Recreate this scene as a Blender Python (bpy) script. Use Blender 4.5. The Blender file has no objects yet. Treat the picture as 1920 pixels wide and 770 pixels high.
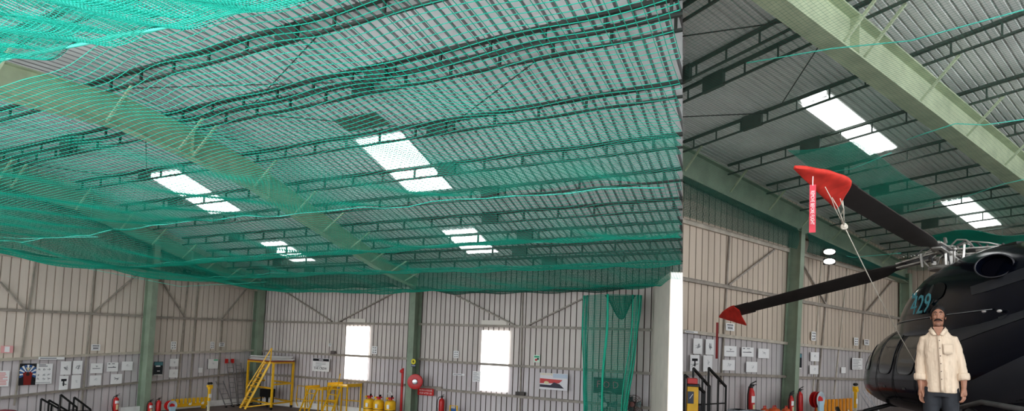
import bpy, bmesh, math, random
import numpy as np
from mathutils import Vector, Matrix
random.seed(7)
SC = bpy.context.scene
COL = SC.collection
HC = 3.1          # eye height above the floor of the first bay
PI = math.pi
V = Vector

# ------------------------------------------------------------------ materials
def mat(name, col, rough=.6, metal=0., var=.0, scale=6., bump=0., col2=None, stretch=(1,1,1), spec=.5, coat=0., emit=0.):
    m = bpy.data.materials.new(name); m.use_nodes = True
    nt = m.node_tree; b = nt.nodes['Principled BSDF']
    c = (*col, 1)
    b.inputs['Base Color'].default_value = c
    b.inputs['Roughness'].default_value = rough
    b.inputs['Metallic'].default_value = metal
    b.inputs['Specular IOR Level'].default_value = spec
    if coat: b.inputs['Coat Weight'].default_value = coat; b.inputs['Coat Roughness'].default_value = .05
    if emit:
        b.inputs['Emission Color'].default_value = c; b.inputs['Emission Strength'].default_value = emit
    if var or bump or col2:
        tc = nt.nodes.new('ShaderNodeTexCoord'); mp = nt.nodes.new('ShaderNodeMapping')
        mp.inputs['Scale'].default_value = stretch
        nz = nt.nodes.new('ShaderNodeTexNoise'); nz.inputs['Scale'].default_value = scale; nz.inputs['Detail'].default_value = 5
        nt.links.new(tc.outputs['Object'], mp.inputs['Vector']); nt.links.new(mp.outputs['Vector'], nz.inputs['Vector'])
        rp = nt.nodes.new('ShaderNodeValToRGB')
        d = [max(0, x*(1-var)) for x in col]; e = [min(1, x*(1+var)) for x in col]
        if col2: d = col2
        rp.color_ramp.elements[0].position = .3; rp.color_ramp.elements[1].position = .7
        rp.color_ramp.elements[0].color = (*d, 1); rp.color_ramp.elements[1].color = (*e, 1)
        nt.links.new(nz.outputs['Fac'], rp.inputs['Fac']); nt.links.new(rp.outputs['Color'], b.inputs['Base Color'])
        if bump:
            bp = nt.nodes.new('ShaderNodeBump'); bp.inputs['Strength'].default_value = bump; bp.inputs['Distance'].default_value = .02
            nt.links.new(nz.outputs['Fac'], bp.inputs['Height']); nt.links.new(bp.outputs['Normal'], b.inputs['Normal'])
    return m

M = {}
M['wall'] = mat('wall_sheet', (.68,.60,.53), .55, 0, .10, 1.2, stretch=(1,1,.12))
M['wall2'] = mat('wall_sheet_grey', (.65,.595,.56), .55, 0, .12, 1.2, stretch=(1,1,.12))
M['wallB'] = mat('wall_sheet_far_bay', (.60,.51,.425), .55, 0, .08, 1.2, stretch=(1,1,.12))
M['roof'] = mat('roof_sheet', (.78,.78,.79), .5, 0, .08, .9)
M['wallBlow'] = mat('wall_sheet_far_low_bounce', (.54,.505,.505), .55, 0, .08, 1.2, stretch=(1,1,.12))  # light off the floor mixed into this greyer lower colour
M['grooveB'] = mat('far_low_groove_shade', (.42,.39,.39), .6)  # rib shadow painted into the groove colour, here and in the next
M['grooveB2'] = mat('far_groove_shade', (.46,.385,.32), .6)
M['roofrib'] = mat('roof_rib_shade', (.42,.42,.43), .5, 0, .10, .9)  # shading of the roof ribs put into a darker colour
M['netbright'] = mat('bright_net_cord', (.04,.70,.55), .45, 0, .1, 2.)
M['roof2'] = mat('roof_sheet_bay', (.80,.82,.80), .5, 0, .10, .9)
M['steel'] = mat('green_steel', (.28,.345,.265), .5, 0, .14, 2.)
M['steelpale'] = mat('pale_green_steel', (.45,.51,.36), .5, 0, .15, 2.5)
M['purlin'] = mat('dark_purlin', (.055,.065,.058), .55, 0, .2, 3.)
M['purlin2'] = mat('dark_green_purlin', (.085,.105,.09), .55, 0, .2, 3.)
M['girt'] = mat('wall_rail', (.36,.32,.28), .5, 0, .2, 4.)
M['girtlight'] = mat('pale_wall_rail', (.55,.50,.43), .5, 0, .15, 4.)
M['rod'] = mat('dark_rod', (.06,.06,.055), .5)
M['concrete'] = mat('floor_concrete', (.21,.17,.165), .65, 0, .15, 1.5)
M['plinth'] = mat('white_plinth', (.93,.91,.90), .7, 0, .1, 3.)
M['wallgrey'] = mat('wall_sheet_lower_bounce', (.62,.575,.585), .55, 0, .10, 1.2, stretch=(1,1,.12))  # greyer tone paints in the floor-bounce light on the lower wall
M['groovesoft'] = mat('lower_groove_shade', (.54,.50,.505), .6, 0, .1, 1.2, stretch=(1,1,.12))  # soft rib shadow painted as groove colour, lower and upper sheets
M['groovesoft2'] = mat('upper_groove_shade', (.58,.505,.44), .6, 0, .1, 1.2, stretch=(1,1,.12))
M['groove'] = mat('sheet_groove_shade', (.22,.18,.16), .6, 0, .15, 1.2, stretch=(1,1,.12))  # dark colour stands for the shadow lines of the sheet laps
M['glow'] = mat('skylight_sheet', (1,1,1), .4, emit=2.6)
M['pane'] = mat('window_sheet', (1,.99,.97), .4, emit=1.9)
M['netwall'] = mat('shaded_net_cord', (.012,.11,.085), .6, 0, .2, 1.)  # shade under the roof put into a darker cord colour
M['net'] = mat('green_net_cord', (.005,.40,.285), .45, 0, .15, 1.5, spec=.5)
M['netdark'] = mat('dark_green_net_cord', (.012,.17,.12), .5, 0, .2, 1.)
M['rope'] = mat('net_rope', (.10,.62,.50), .5)
M['yellow'] = mat('yellow_paint', (.85,.50,.02), .4, 0, .08, 5.)
M['orange'] = mat('orange_paint', (.75,.30,.02), .5, 0, .12, 5.)
M['red'] = mat('red_paint', (.55,.025,.025), .35, 0, .12, 6.)
M['redcloth'] = mat('red_cover_cloth', (.62,.045,.03), .75, 0, .18, 7., bump=.3)
M['black'] = mat('black_paint', (.012,.012,.013), .45)
M['rubber'] = mat('black_rubber', (.02,.02,.02), .8)
M['alu'] = mat('bare_aluminium', (.55,.56,.58), .35, .8, .1, 8.)
M['alu2'] = mat('worn_aluminium', (.34,.33,.34), .4, .6, .2, 8.)
M['white'] = mat('white_paper', (.86,.85,.85), .7)
M['whitepaint'] = mat('white_paint', (.80,.74,.66), .6, 0, .06, 2.)
M['ink'] = mat('grey_ink', (.22,.22,.24), .7)
M['inkdark'] = mat('black_ink', (.02,.02,.025), .6)
M['inkred'] = mat('red_ink', (.60,.07,.08), .6)
M['pink'] = mat('pink_print', (.80,.42,.42), .6)
M['green'] = mat('green_print', (.05,.45,.25), .6)
M['blue'] = mat('blue_print', (.05,.14,.36), .6)
M['cyan'] = mat('cyan_decal', (.10,.42,.50), .5)
M['cream'] = mat('cream_print', (.80,.70,.45), .6)

# ------------------------------------------------------------------ mesh builder
class MB:
    def __init__(s): s.v=[]; s.f=[]; s.m=[]; s.mi=0
    def add(s, vs, fs):
        b=len(s.v); s.v += [tuple(p) for p in vs]; s.f += [tuple(b+i for i in f) for f in fs]; s.m += [s.mi]*len(fs); return s
    def mat(s,i): s.mi=i; return s
    def box(s, lo, hi):
        x0,y0,z0=lo; x1,y1,z1=hi
        return s.add([(x0,y0,z0),(x1,y0,z0),(x1,y1,z0),(x0,y1,z0),(x0,y0,z1),(x1,y0,z1),(x1,y1,z1),(x0,y1,z1)],
                     [(0,3,2,1),(4,5,6,7),(0,1,5,4),(1,2,6,5),(2,3,7,6),(3,0,4,7)])
    def cbox(s, c, d): return s.box([c[i]-d[i]/2 for i in range(3)],[c[i]+d[i]/2 for i in range(3)])
    def bar(s, p, q, w, h=None, up=(0,0,1)):
        h = h or w; p=V(p); q=V(q); t=(q-p).normalized(); up=V(up)
        if abs(t.dot(up))>.98: up=V((1,0,0)) if abs(t.x)<.9 else V((0,1,0))
        a=t.cross(up).normalized(); b=a.cross(t).normalized(); a*=w/2; b*=h/2
        vs=[p-a-b,p+a-b,p+a+b,p-a+b,q-a-b,q+a-b,q+a+b,q-a+b]
        return s.add(vs,[(0,1,2,3),(7,6,5,4),(0,4,5,1),(1,5,6,2),(2,6,7,3),(3,7,4,0)])
    def ibeam(s, p, q, up, w, h, t=.02):
        # I section from p to q; up = direction of the web; p,q on the section axis
        p=V(p); q=V(q); up=V(up).normalized()
        tt=(q-p).normalized(); up=(up-tt*up.dot(tt)).normalized()
        o=up*(h/2-t/2)
        s.bar(p+o,q+o,w,t,up); s.bar(p-o,q-o,w,t,up); s.bar(p,q,t,h-2*t,up); return s
    def tube(s, pts, r, n=8, cap=True):
        pts=[V(p) for p in pts]; N=len(pts); rs=r if isinstance(r,(list,tuple)) else [r]*N
        b=len(s.v); prev=None; vs=[]
        for i,p in enumerate(pts):
            t=(pts[min(i+1,N-1)]-pts[max(i-1,0)])
            t=t.normalized() if t.length>1e-9 else V((0,0,1))
            if prev is None:
                a=t.cross(V((0,0,1)))
                if a.length<.05: a=t.cross(V((1,0,0)))
            else:
                a=prev-t*prev.dot(t)
                if a.length<1e-6: a=t.orthogonal()
            a.normalize(); prev=a; c=t.cross(a)
            for k in range(n):
                th=2*PI*k/n; vs.append(p+(a*math.cos(th)+c*math.sin(th))*rs[i])
        fs=[]
        for i in range(N-1):
            for k in range(n):
                k2=(k+1)%n; fs.append((i*n+k,i*n+k2,(i+1)*n+k2,(i+1)*n+k))
        if cap: fs.append(tuple(range(n-1,-1,-1))); fs.append(tuple((N-1)*n+k for k in range(n)))
        return s.add(vs,fs)
    def lathe(s, prof, o=(0,0,0), ax=(0,0,1), n=20, cap=True):
        ax=V(ax).normalized(); a=ax.orthogonal().normalized(); c=ax.cross(a); o=V(o)
        vs=[];fs=[]; N=len(prof)
        for r,z in prof:
            for k in range(n):
                th=2*PI*k/n; vs.append(o+ax*z+(a*math.cos(th)+c*math.sin(th))*max(r,1e-4))
        for i in range(N-1):
            for k in range(n):
                k2=(k+1)%n; fs.append((i*n+k,i*n+k2,(i+1)*n+k2,(i+1)*n+k))
        if cap: fs.append(tuple(range(n-1,-1,-1))); fs.append(tuple((N-1)*n+k for k in range(n)))
        return s.add(vs,fs)
    def prism(s, poly, vec):
        poly=[V(p) for p in poly]; n=len(poly); vec=V(vec)
        return s.add(poly+[p+vec for p in poly],[tuple(range(n-1,-1,-1)),tuple(range(n,2*n))]+[(i,(i+1)%n,n+(i+1)%n,n+i) for i in range(n)])
    def ball(s, c, r, nu=14, nv=9):
        r=r if isinstance(r,(tuple,list)) else (r,r,r); vs=[];fs=[]
        for j in range(nv+1):
            ph=PI*j/nv-PI/2
            for i in range(nu):
                th=2*PI*i/nu; cz=max(math.cos(ph),1e-3)
                vs.append((c[0]+r[0]*cz*math.cos(th),c[1]+r[1]*cz*math.sin(th),c[2]+r[2]*math.sin(ph)))
        for j in range(nv):
            for i in range(nu):
                i2=(i+1)%nu; fs.append((j*nu+i,j*nu+i2,(j+1)*nu+i2,(j+1)*nu+i))
        return s.add(vs,fs)
    def grid(s, P):    # P[i][j] points
        n=len(P); m=len(P[0])
        return s.add([p for r in P for p in r],[(i*m+j,i*m+j+1,(i+1)*m+j+1,(i+1)*m+j) for i in range(n-1) for j in range(m-1)])
    def build(s, name, m, parent=None, xf=None, smooth=False, clip=None, bevel=0., subsurf=0, solid=0.):
        me=bpy.data.meshes.new(name); vs=[xf(*p) for p in s.v] if xf else s.v
        me.from_pydata([tuple(p) for p in vs],[],s.f)
        ms=m if isinstance(m,(list,tuple)) else [m]
        for q in ms: me.materials.append(q if not isinstance(q,str) else M[q])
        if len(ms)>1: me.polygons.foreach_set('material_index',s.m)
        if clip is not None or True:
            bm=bmesh.new(); bm.from_mesh(me)
            if clip is not None:
                bmesh.ops.bisect_plane(bm,geom=bm.verts[:]+bm.edges[:]+bm.faces[:],plane_co=clip[0],plane_no=clip[1],clear_outer=True)
            bmesh.ops.recalc_face_normals(bm,faces=bm.faces[:])
            bm.to_mesh(me); bm.free()
        if smooth:
            me.polygons.foreach_set('use_smooth',[True]*len(me.polygons))
            if smooth is not True: me.set_sharp_from_angle(angle=math.radians(smooth))
        o=bpy.data.objects.new(name,me); COL.objects.link(o)
        if parent is not None: o.parent=parent
        if bevel:
            b=o.modifiers.new('Bevel','BEVEL'); b.width=bevel; b.segments=2; b.limit_method='ANGLE'
        if subsurf:
            b=o.modifiers.new('Subsurf','SUBSURF'); b.levels=subsurf; b.render_levels=subsurf
        if solid:
            b=o.modifiers.new('Solidify','SOLIDIFY'); b.thickness=solid; b.offset=0
        return o

def thing(name, label, cat, loc=(0,0,0), rotz=0., group=None):
    o=bpy.data.objects.new(name,None); COL.objects.link(o); o.empty_display_size=.2
    o.location=loc; o.rotation_euler=(0,0,rotz); o['label']=label; o['category']=cat
    if group: o['group']=group
    return o
def tag(o, label, cat, group=None, kind=None):
    o['label']=label; o['category']=cat
    if group: o['group']=group
    if kind: o['kind']=kind
    return o
def struct(o): o['kind']='structure'; return o
def dup(root, loc=None, rotz=None, label=None, group=None):
    r=root.copy(); COL.objects.link(r)
    if loc is not None: r.location=loc
    if rotz is not None: r.rotation_euler=(0,0,rotz)
    if label: r['label']=label
    if group: r['group']=group
    for ch in list(root.children):
        c=ch.copy(); COL.objects.link(c); c.parent=r
        for g in ch.children:
            d=g.copy(); COL.objects.link(d); d.parent=c
    return r

# ------------------------------------------------------------------ the two bays: axes measured along their walls
CL=V((-14.015, 30.163, 0.0)); LA=V((0.37846, 0.925618, 0.0)); LB=V((0.892833, -0.450387, 0.0))
CR=V((15.753, 26.975, 0.0)); RA=V((0.761064, 0.648676, 0.0)); RB=V((0.516452, -0.856316, 0.0))
def L(u,v,z): return CL-LA*u+LB*v+V((0,0,z))       # first bay: u back from the corner along the end wall, v along the long wall
def R(u,v,z): return CR-RA*u+RB*v+V((0,0,z))       # helicopter bay
PN=V((-0.974784, 0.22208, -0.021822)).normalized(); EYE=V((0,0,HC))          # partition between the bays
CLIPL=(EYE-PN*.004,-PN); CLIPR=(EYE+PN*.004,PN)     # keep the side the bay is on
CLIPL=(EYE,-PN); CLIPR=(EYE,PN)
# ------------------------------------------------------------------ shell of the first bay
LT=[(-1,2.5),(0,2.72),(2.38,3.2),(8.76,5.1),(10.8,5.4),(12.5,5.55),(15,5.33),(22,4.4),(30,3.4)]
def lt(u): return HC+float(np.interp(u,[a for a,b in LT],[b for a,b in LT]))
SH=.36; V1=9.7; UMAX=27.; VMAX=32.
def rib(x0,x1,pitch,w,d,sl=.02):
    out=[(x0,0.)]; x=x0+pitch*.5
    while x<x1-w:
        out+=[(x,0.),(x+sl,d),(x+w-sl,d),(x+w,0.)]; x+=pitch
    return out+[(x1,0.)]
FL=0.0
def ribwall(pr,P,z0,zf,name,ms,xf,clip=None):
    mb=MB()
    for (a,d0),(b,d1) in zip(pr[:-1],pr[1:]):
        mb.mat(1 if (d0!=0 or d1!=0) else 0); mb.grid([[P(a,d0,z0),P(b,d1,z0)],[P(a,d0,zf(a)),P(b,d1,zf(b))]])
    return struct(mb.build(name,ms,xf=xf,clip=clip))
CZ=lambda u: float(np.interp(u,[C3_[0],C2_[0],C1_[0],C0_[0]],[C3_[1],C2_[1],C1_[1],C0_[1]]))
C0_=(10.5, 2.11); C1_=(5.73, 2.38); C2_=(5.2, 2.34); C3_=(0.57, 2.52)
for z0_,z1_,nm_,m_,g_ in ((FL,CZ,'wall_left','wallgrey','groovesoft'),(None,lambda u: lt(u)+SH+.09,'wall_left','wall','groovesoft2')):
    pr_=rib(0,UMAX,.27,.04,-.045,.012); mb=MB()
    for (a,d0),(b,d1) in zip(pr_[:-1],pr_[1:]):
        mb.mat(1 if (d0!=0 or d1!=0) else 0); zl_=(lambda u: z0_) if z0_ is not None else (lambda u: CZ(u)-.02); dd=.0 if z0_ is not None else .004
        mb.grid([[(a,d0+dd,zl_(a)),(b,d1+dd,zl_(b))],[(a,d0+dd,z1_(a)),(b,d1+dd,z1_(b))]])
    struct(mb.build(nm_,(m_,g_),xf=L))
E0_=(0.32, 2.49); E1_=(19.93, 2.36)
CE=lambda v: E0_[1]+(E1_[1]-E0_[1])*(v-E0_[0])/(E1_[0]-E0_[0])
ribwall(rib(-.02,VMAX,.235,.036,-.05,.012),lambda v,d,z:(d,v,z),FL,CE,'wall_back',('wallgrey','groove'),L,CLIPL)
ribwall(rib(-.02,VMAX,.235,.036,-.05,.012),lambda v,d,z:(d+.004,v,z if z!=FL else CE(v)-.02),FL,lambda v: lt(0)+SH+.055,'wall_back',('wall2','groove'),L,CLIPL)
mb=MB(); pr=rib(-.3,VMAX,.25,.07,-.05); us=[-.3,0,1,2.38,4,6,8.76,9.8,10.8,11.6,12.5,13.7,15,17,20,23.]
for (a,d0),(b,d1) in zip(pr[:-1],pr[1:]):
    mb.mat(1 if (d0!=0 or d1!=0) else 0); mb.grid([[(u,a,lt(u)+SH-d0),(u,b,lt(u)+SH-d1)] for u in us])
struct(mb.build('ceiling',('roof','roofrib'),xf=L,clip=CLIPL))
mb=MB(); mb.box((-.3,-.3,-.3),(21.,VMAX,FL)); struct(mb.build('floor','concrete',xf=L,clip=CLIPL))
# white kerb along the wall feet
mb=MB(); mb.box((0,.02,FL),(6.5,.14,.25)); struct(mb.build('baseboard_left','plinth',xf=L))
mb=MB(); mb.box((.06,.15,FL),(.18,9.2,.27)); struct(mb.build('baseboard_back','plinth',xf=L))
# wall rails (girts)
def girt(name,p,q,xf,m,w=.09,h=.11,clip=None):
    mb=MB(); mb.bar(p,q,w,h); mb.bar((p[0],p[1],p[2]+h*.45),(q[0],q[1],q[2]+h*.45),w*1.5,.02); return struct(mb.build(name,m,xf=xf,clip=clip))
def g1(a,b,m='girt',h=.11,off=.07): girt('rail_trim',(a[0],off,a[1]),(b[0],off,b[1]),L,m,h=h)
def ext(a,b,u):
    t=(u-a[0])/(b[0]-a[0]); return (u,a[1]+t*(b[1]-a[1]))
A0=(10.78, 5.62); A1=(5.68, 5.62); A2=(5.31, 5.56); A3=(0.88, 5.48)
B0=(10.65, 3.77); B1=(5.77, 3.86); B2=(5.23, 3.84); B3=(0.63, 3.96)
C0=(10.53, 2.11); C1=(5.77, 2.39); C2=(5.25, 2.34); C3=(0.63, 2.52)
D0=(10.44, 0.85); D1=(5.8, 1.19); D2=(5.23, 1.18); D3=(1.67, 1.4)
for (a,b,c,d),m,h in (((A0,A1,A2,A3),'girtlight',.12),((B0,B1,B2,B3),'girt',.085),((C0,C1,C2,C3),'girtlight',.085),((D0,D1,D2,D3),'girt',.075)):
    g1(ext(a,b,19.4),ext(a,b,5.86),m,h); g1(ext(c,d,5.6),ext(c,d,.2),m,h)
def g2(a,b,m='girt',h=.085,off=.07): girt('rail_trim',(off,a[0],a[1]),(off,b[0],b[1]),L,m,h=h,clip=CLIPL)
for a,b in (((0.28, 3.96),(9.34, 3.92)),((9.8, 3.95),(19.91, 3.88)),
            ((0.33, 2.53),(9.54, 2.49)),((9.93, 2.5),(11.07, 2.48)),((11.08, 2.44),(20.02, 2.38)),
            ((0.35, 1.41),(9.32, 1.38)),((10.0, 1.35),(11.21, 1.37)),((10.98, 1.3),(20.09, 1.2))): g2(a,b)
# sheet-lap posts and diagonal wall braces
def slim(p,q,xf,w=.05,m='girt',name='brace_trim',clip=None): struct(MB().bar(p,q,w,.05).build(name,m,xf=xf,clip=clip))
for a,b in (((0,528),(47,578)),((175,585),(258,513)),((302,527),(347,593)),((418,594),(462,541))):
    pass
BR=[((10.72, 4.68),(9.95, 3.82)),((7.72, 3.88),(6.19, 5.52)),((5.2, 5.41),(4.03, 3.95)),((2.14, 3.99),(0.92, 5.47))]
for a,b in BR: slim((a[0],.09,a[1]),(b[0],.09,b[1]),L,.07)
for a,b in (((9.73, 5.58),(10.02, 0.57)),((7.79, 5.56),(7.89, 0.22)),((3.94, 5.49),(4.15, -0.08)),((3.45, 5.47),(3.55, -0.13)),((2.13, 3.9),(2.13, -0.24))):
    slim((a[0],.05,a[1]),(b[0],.05,b[1]),L,.045)
BR=[((1.55, 5.52),(4.96, 4.01)),((5.38, 3.99),(8.95, 5.47)),((11.25, 5.33),(14.61, 3.92)),((14.96, 3.92),(17.45, 5.05))]
for a,b in BR: slim((.09,a[0],a[1]),(.09,b[0],b[1]),L,.09,'girt')
for a,b in (((14.77, 5.23),(14.84, 0.72)),): slim((.05,a[0],a[1]),(.05,b[0],b[1]),L,.05)
# columns
def column(xf,u,v,z0,z1,du,dv,w=.26,h=.5,m='steel',name='steel_column',clip=None):
    mb=MB(); mb.ibeam((u,v,z0),(u,v,z1),(du,dv,0),w,h,.03); return struct(mb.build(name,m,xf=xf,clip=clip))
column(L,5.72,.32,FL,lt(5.6)-.5,0,1,.24,.5)
column(L,.25,.28,FL,lt(0)-.3,0,1,.34,.42)
column(L,.33,V1+.16,FL,lt(.2)-.35,1,0,.30,.5)
# rafters: depth follows the measured profile
def rafter(v,u0,u1,xf,dep=.72,w=.28,name='roof_beam',m='steelpale',clip=None):
    ks=[u for u in (0,2.38,5.5,8.76,10.8,12.5,15,17) if u0<u<u1]; ks=[u0]+ks+[u1]; mb=MB()
    for a,b in zip(ks[:-1],ks[1:]):
        pa=lt(a); pb=lt(b); da=dep*min(1,.5+.5*a/8); db=dep*min(1,.5+.5*b/8)
        for o in (0,):
            mb.bar((a,v,pa-.015),(b,v,pb-.015),w,.03); mb.bar((a,v,pa-da),(b,v,pb-db),w,.03)
            mb.add([(a,v-.012,pa),(b,v-.012,pb),(b,v-.012,pb-db),(a,v-.012,pa-da)],[(0,1,2,3)])
            mb.add([(a,v+.012,pa),(b,v+.012,pb),(b,v+.012,pb-db),(a,v+.012,pa-da)],[(3,2,1,0)])
    for u in (10.75,8.2,4.):
        if u0<u<u1: mb.box((u-.01,v-w/2,lt(u)-dep*min(1,.5+.5*u/8)),(u+.01,v+w/2,lt(u)))
    return struct(mb.build(name,m,xf=xf,clip=clip))
RF1=rafter(V1,.1,UMAX,L); RF0=rafter(.25,.1,UMAX,L,m='steel')
PU=[15.2,12.94,11.15,10.75,8.76,7.15,5.85,4.5,3.3,2.2,1.1]
def purlin(u,v0,v1,xf,zf,name='purlin_beam',clip=None,step=1.15,dz=.30,plates=(),vs=.05,m='purlin',k=1.):
    mb=MB(); z=zf(u)+.03
    mb.bar((u,v0,z),(u,v1,z),.06*k,.045*k); mb.bar((u,v0,z+dz),(u,v1,z+dz),.10*k,.07*k)
    v=v0+.4
    while v<v1: mb.bar((u,v,z),(u,v,z+dz),vs,vs); v+=step
    for p in plates: mb.box((u-.05,p-.28,z-.02),(u+.05,p+.28,z+dz+.04))
    return struct(mb.build(name,m,xf=xf,clip=clip))
for i,u in enumerate(PU):
    purlin(u,.3,VMAX,L,lt,clip=CLIPL,plates=(3.6,15.6) if i%2 else (4.4,16.3))
# flange struts from the rafter foot up to each purlin, and the ragged sag rods
for u in PU:
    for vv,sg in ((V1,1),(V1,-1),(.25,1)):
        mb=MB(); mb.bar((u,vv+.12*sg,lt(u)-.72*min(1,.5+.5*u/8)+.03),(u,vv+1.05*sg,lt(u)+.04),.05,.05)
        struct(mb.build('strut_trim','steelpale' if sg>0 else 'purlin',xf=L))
for (a,va),(b,vb) in (((10.7,12.2),(8.8,16.4)),((8.7,11.),(10.6,9.9)),((12.9,16.5),(10.9,12.)),((10.7,20.),(8.8,16.6)),((10.7,7.6),(8.8,4.6)),((10.7,.7),(8.8,4.)),((12.9,9.8),(11.1,15.8))):
    mb=MB(); mb.tube([(a,va,lt(a)+.1),(b,vb,lt(b)+.1)],.014,5); struct(mb.build('tie_rod_trim','rod',xf=L))
# translucent roof sheets
def skylight(u0,u1,v0,v1,xf,zf,name):
    mb=MB(); pr=rib(v0,v1,.25,.06,.0); us=np.linspace(u0,u1,5)
    n=int((v1-v0)/.125); vs=[v0+(v1-v0)*k/n for k in range(n+1)]
    mb.grid([[(u+(.05 if (k%2 and u in (us[0],us[-1])) else 0),v,zf(u)-.012) for k,v in enumerate(vs)] for u in us])
    return struct(mb.build(name,'glow',xf=xf))
zs=lambda u: lt(u)+SH
for i,(u0,u1,v0,v1) in enumerate(((5.98,8.55,13.5,15.05),(5.96,8.5,4.1,5.75),(1.75,3.6,13.2,14.5),(1.75,3.6,4.1,5.4))): skylight(u0,u1,v0,v1,L,zs,'window_%d'%(i+4))
mb=MB(); mb.grid([[(u,v,lt(u)+SH-.02) for v in (13.6,15.0)] for u in (8.95,9.6)]); struct(mb.build('roof_patch_trim',mat('dirty_sheet',(.16,.17,.14),.8,0,.4,4.),xf=L))
# windows of the back wall
def window(n,x0,x1,z0,z1):
    mb=MB(); mb.box((.035,x0,z0),(.05,x1,z1)); o=struct(mb.build('window_%d'%n,'pane',xf=L)); return o
a=(5.84, 3.81); b=(7.19, 1.48); window(1,a[0],b[0],b[1],a[1])
a=(13.0, 3.75); b=(14.25, 1.39); window(2,a[0],b[0],b[1],a[1])
for a,b in (((5.87, 4.15),(6.92, 3.94)),((12.95, 4.15),(14.11, 3.91))):
    mb=MB(); mb.box((.02,a[0],b[1]),(.04,b[0],a[1])); struct(mb.build('panel_trim',mat('pale_sheet_patch',(.75,.70,.64),.6),xf=L))
# big white sliding door leaf closing the view on the right, with its ragged dark seal
dA=(19.87, 5.33); dB=(5.6, 21.69); 
# ------------------------------------------------------------------ white sliding door leaf at the open end
p1=V((3.77, 21.904, 5.443)); p2=V((3.602, 17.596, 5.466)); b1=V((p1.x,p1.y,FL)); b2=V((p2.x,p2.y,FL)); p2=V((p2.x,p2.y,p1.z)); 
tdir=(p1-p2); tdir.z=0; tdir.normalize(); nrm=V((tdir.y,-tdir.x,0))
mb=MB(); mb.prism([b2,b1,p1,p2],nrm*.9)
DOOR=struct(mb.build('door_1','whitepaint',clip=CLIPL))
mb=MB(); q=b2-tdir*.02
mb.prism([q+nrm*.02,q+nrm*2.2,q+nrm*2.2+V((0,0,p1.z-.02)),q+nrm*.02+V((0,0,p1.z-.02))],-tdir*.02)
struct(mb.build('window_3',mat('door_daylight_glow',(1,1,1),.5,emit=.85),parent=None,clip=CLIPL))  # daylit front of the door leaf, its brightness put in as glow
mb=MB(); rng=random.Random(3)
zz=FL; prev=None; left=[];rightp=[]
while zz<p1.z+.1:
    left.append((zz,.12+.10*rng.random())); zz+=.11
c=b1+tdir*.02
er=V((b1.y,-b1.x,0)).normalized(); c=b1-V((b1.x,b1.y,0)).normalized()*.05
mb.grid([[c-er*(w+.10)+V((0,0,z_)),c+er*(.03+.05*rng.random())+V((0,0,z_))] for z_,w in left])
struct(mb.build('door_seal_trim',mat('dark_ragged_seal',(.06,.045,.035),.9,0,.4,9.),clip=CLIPL))
mb=MB(); mb.box((0,0,0),(.5,.3,.05)); 
mb=MB(); hc=V((3.727, 18.003, 1.748))-nrm*.02
mb.lathe([(.0,-.03),(.10,-.03),(.12,0),(.10,.03),(.0,.03)],(0,0,0),(1,0,0),18)
def hx(x,y,z): return hc+tdir*(y)+nrm*(-abs(x)*.5)+V((0,0,z*1.6))
o=mb.build('door_latch',M['black'],parent=None,xf=hx,smooth=True); o.parent=DOOR
# ------------------------------------------------------------------ netting
def strands(P,r,la,lb,mask=None):
    """two families of cords through the knots P[n,m]; la/lb = side vectors of the row and column cords, third prism edge along their normal"""
    P=np.asarray(P,float); n,m,_=P.shape; vs=[];fs=[];base=0
    nrm=np.cross(la,lb); nrm/=np.linalg.norm(nrm)
    for fam in (0,1):
        Q=P if fam==0 else P.transpose(1,0,2); K=None if mask is None else (mask if fam==0 else mask.T)
        side=np.array(la if fam==0 else lb,float); a,b,_=Q.shape
        offs=[nrm*r, -nrm*.5*r+side*.87*r, -nrm*.5*r-side*.87*r]
        vv=np.stack([Q+o for o in offs],axis=2).reshape(-1,3)      # a,b,3
        idx=np.arange(a*b*3).reshape(a,b,3)
        if K is None: seg=np.ones((a,b-1),bool)
        else: seg=K[:,:-1]&K[:,1:]
        ii,jj=np.nonzero(seg)
        for k in range(3):
            k2=(k+1)%3
            fs.append(np.stack([idx[ii,jj,k],idx[ii,jj,k2],idx[ii,jj+1,k2],idx[ii,jj+1,k]],axis=1)+base)
        vs.append(vv); base+=len(vv)
    vs=np.concatenate(vs); fs=np.concatenate(fs)
    used=np.zeros(len(vs),bool); used[fs.ravel()]=True; re=np.cumsum(used)-1
    return vs[used],re[fs]
def mesh_np(name,vs,fs,m,parent=None):
    me=bpy.data.meshes.new(name); nf=len(fs)
    me.vertices.add(len(vs)); me.vertices.foreach_set('co',vs.astype(np.float32).ravel())
    me.loops.add(nf*4); me.loops.foreach_set('vertex_index',fs.astype(np.int32).ravel())
    me.polygons.add(nf); me.polygons.foreach_set('loop_start',np.arange(0,nf*4,4,dtype=np.int32))
    me.update(calc_edges=True); me.materials.append(M[m] if isinstance(m,str) else m)
    o=bpy.data.objects.new(name,me); COL.objects.link(o); o.parent=parent; return o
def npL(U,Vv,Z):
    return np.array(CL)[None,None]-U[...,None]*np.array(LA)+Vv[...,None]*np.array(LB)+np.stack([0*Z,0*Z,Z],-1)
def npR(U,Vv,Z):
    return np.array(CR)[None,None]-U[...,None]*np.array(RA)+Vv[...,None]*np.array(RB)+np.stack([0*Z,0*Z,Z],-1)
def side_mask(P,sgn): return (((P-np.array(EYE))@np.array(PN))*sgn)>0.01
ROPES=[0.3,5.0,8.6,12.5,18.3]
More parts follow.
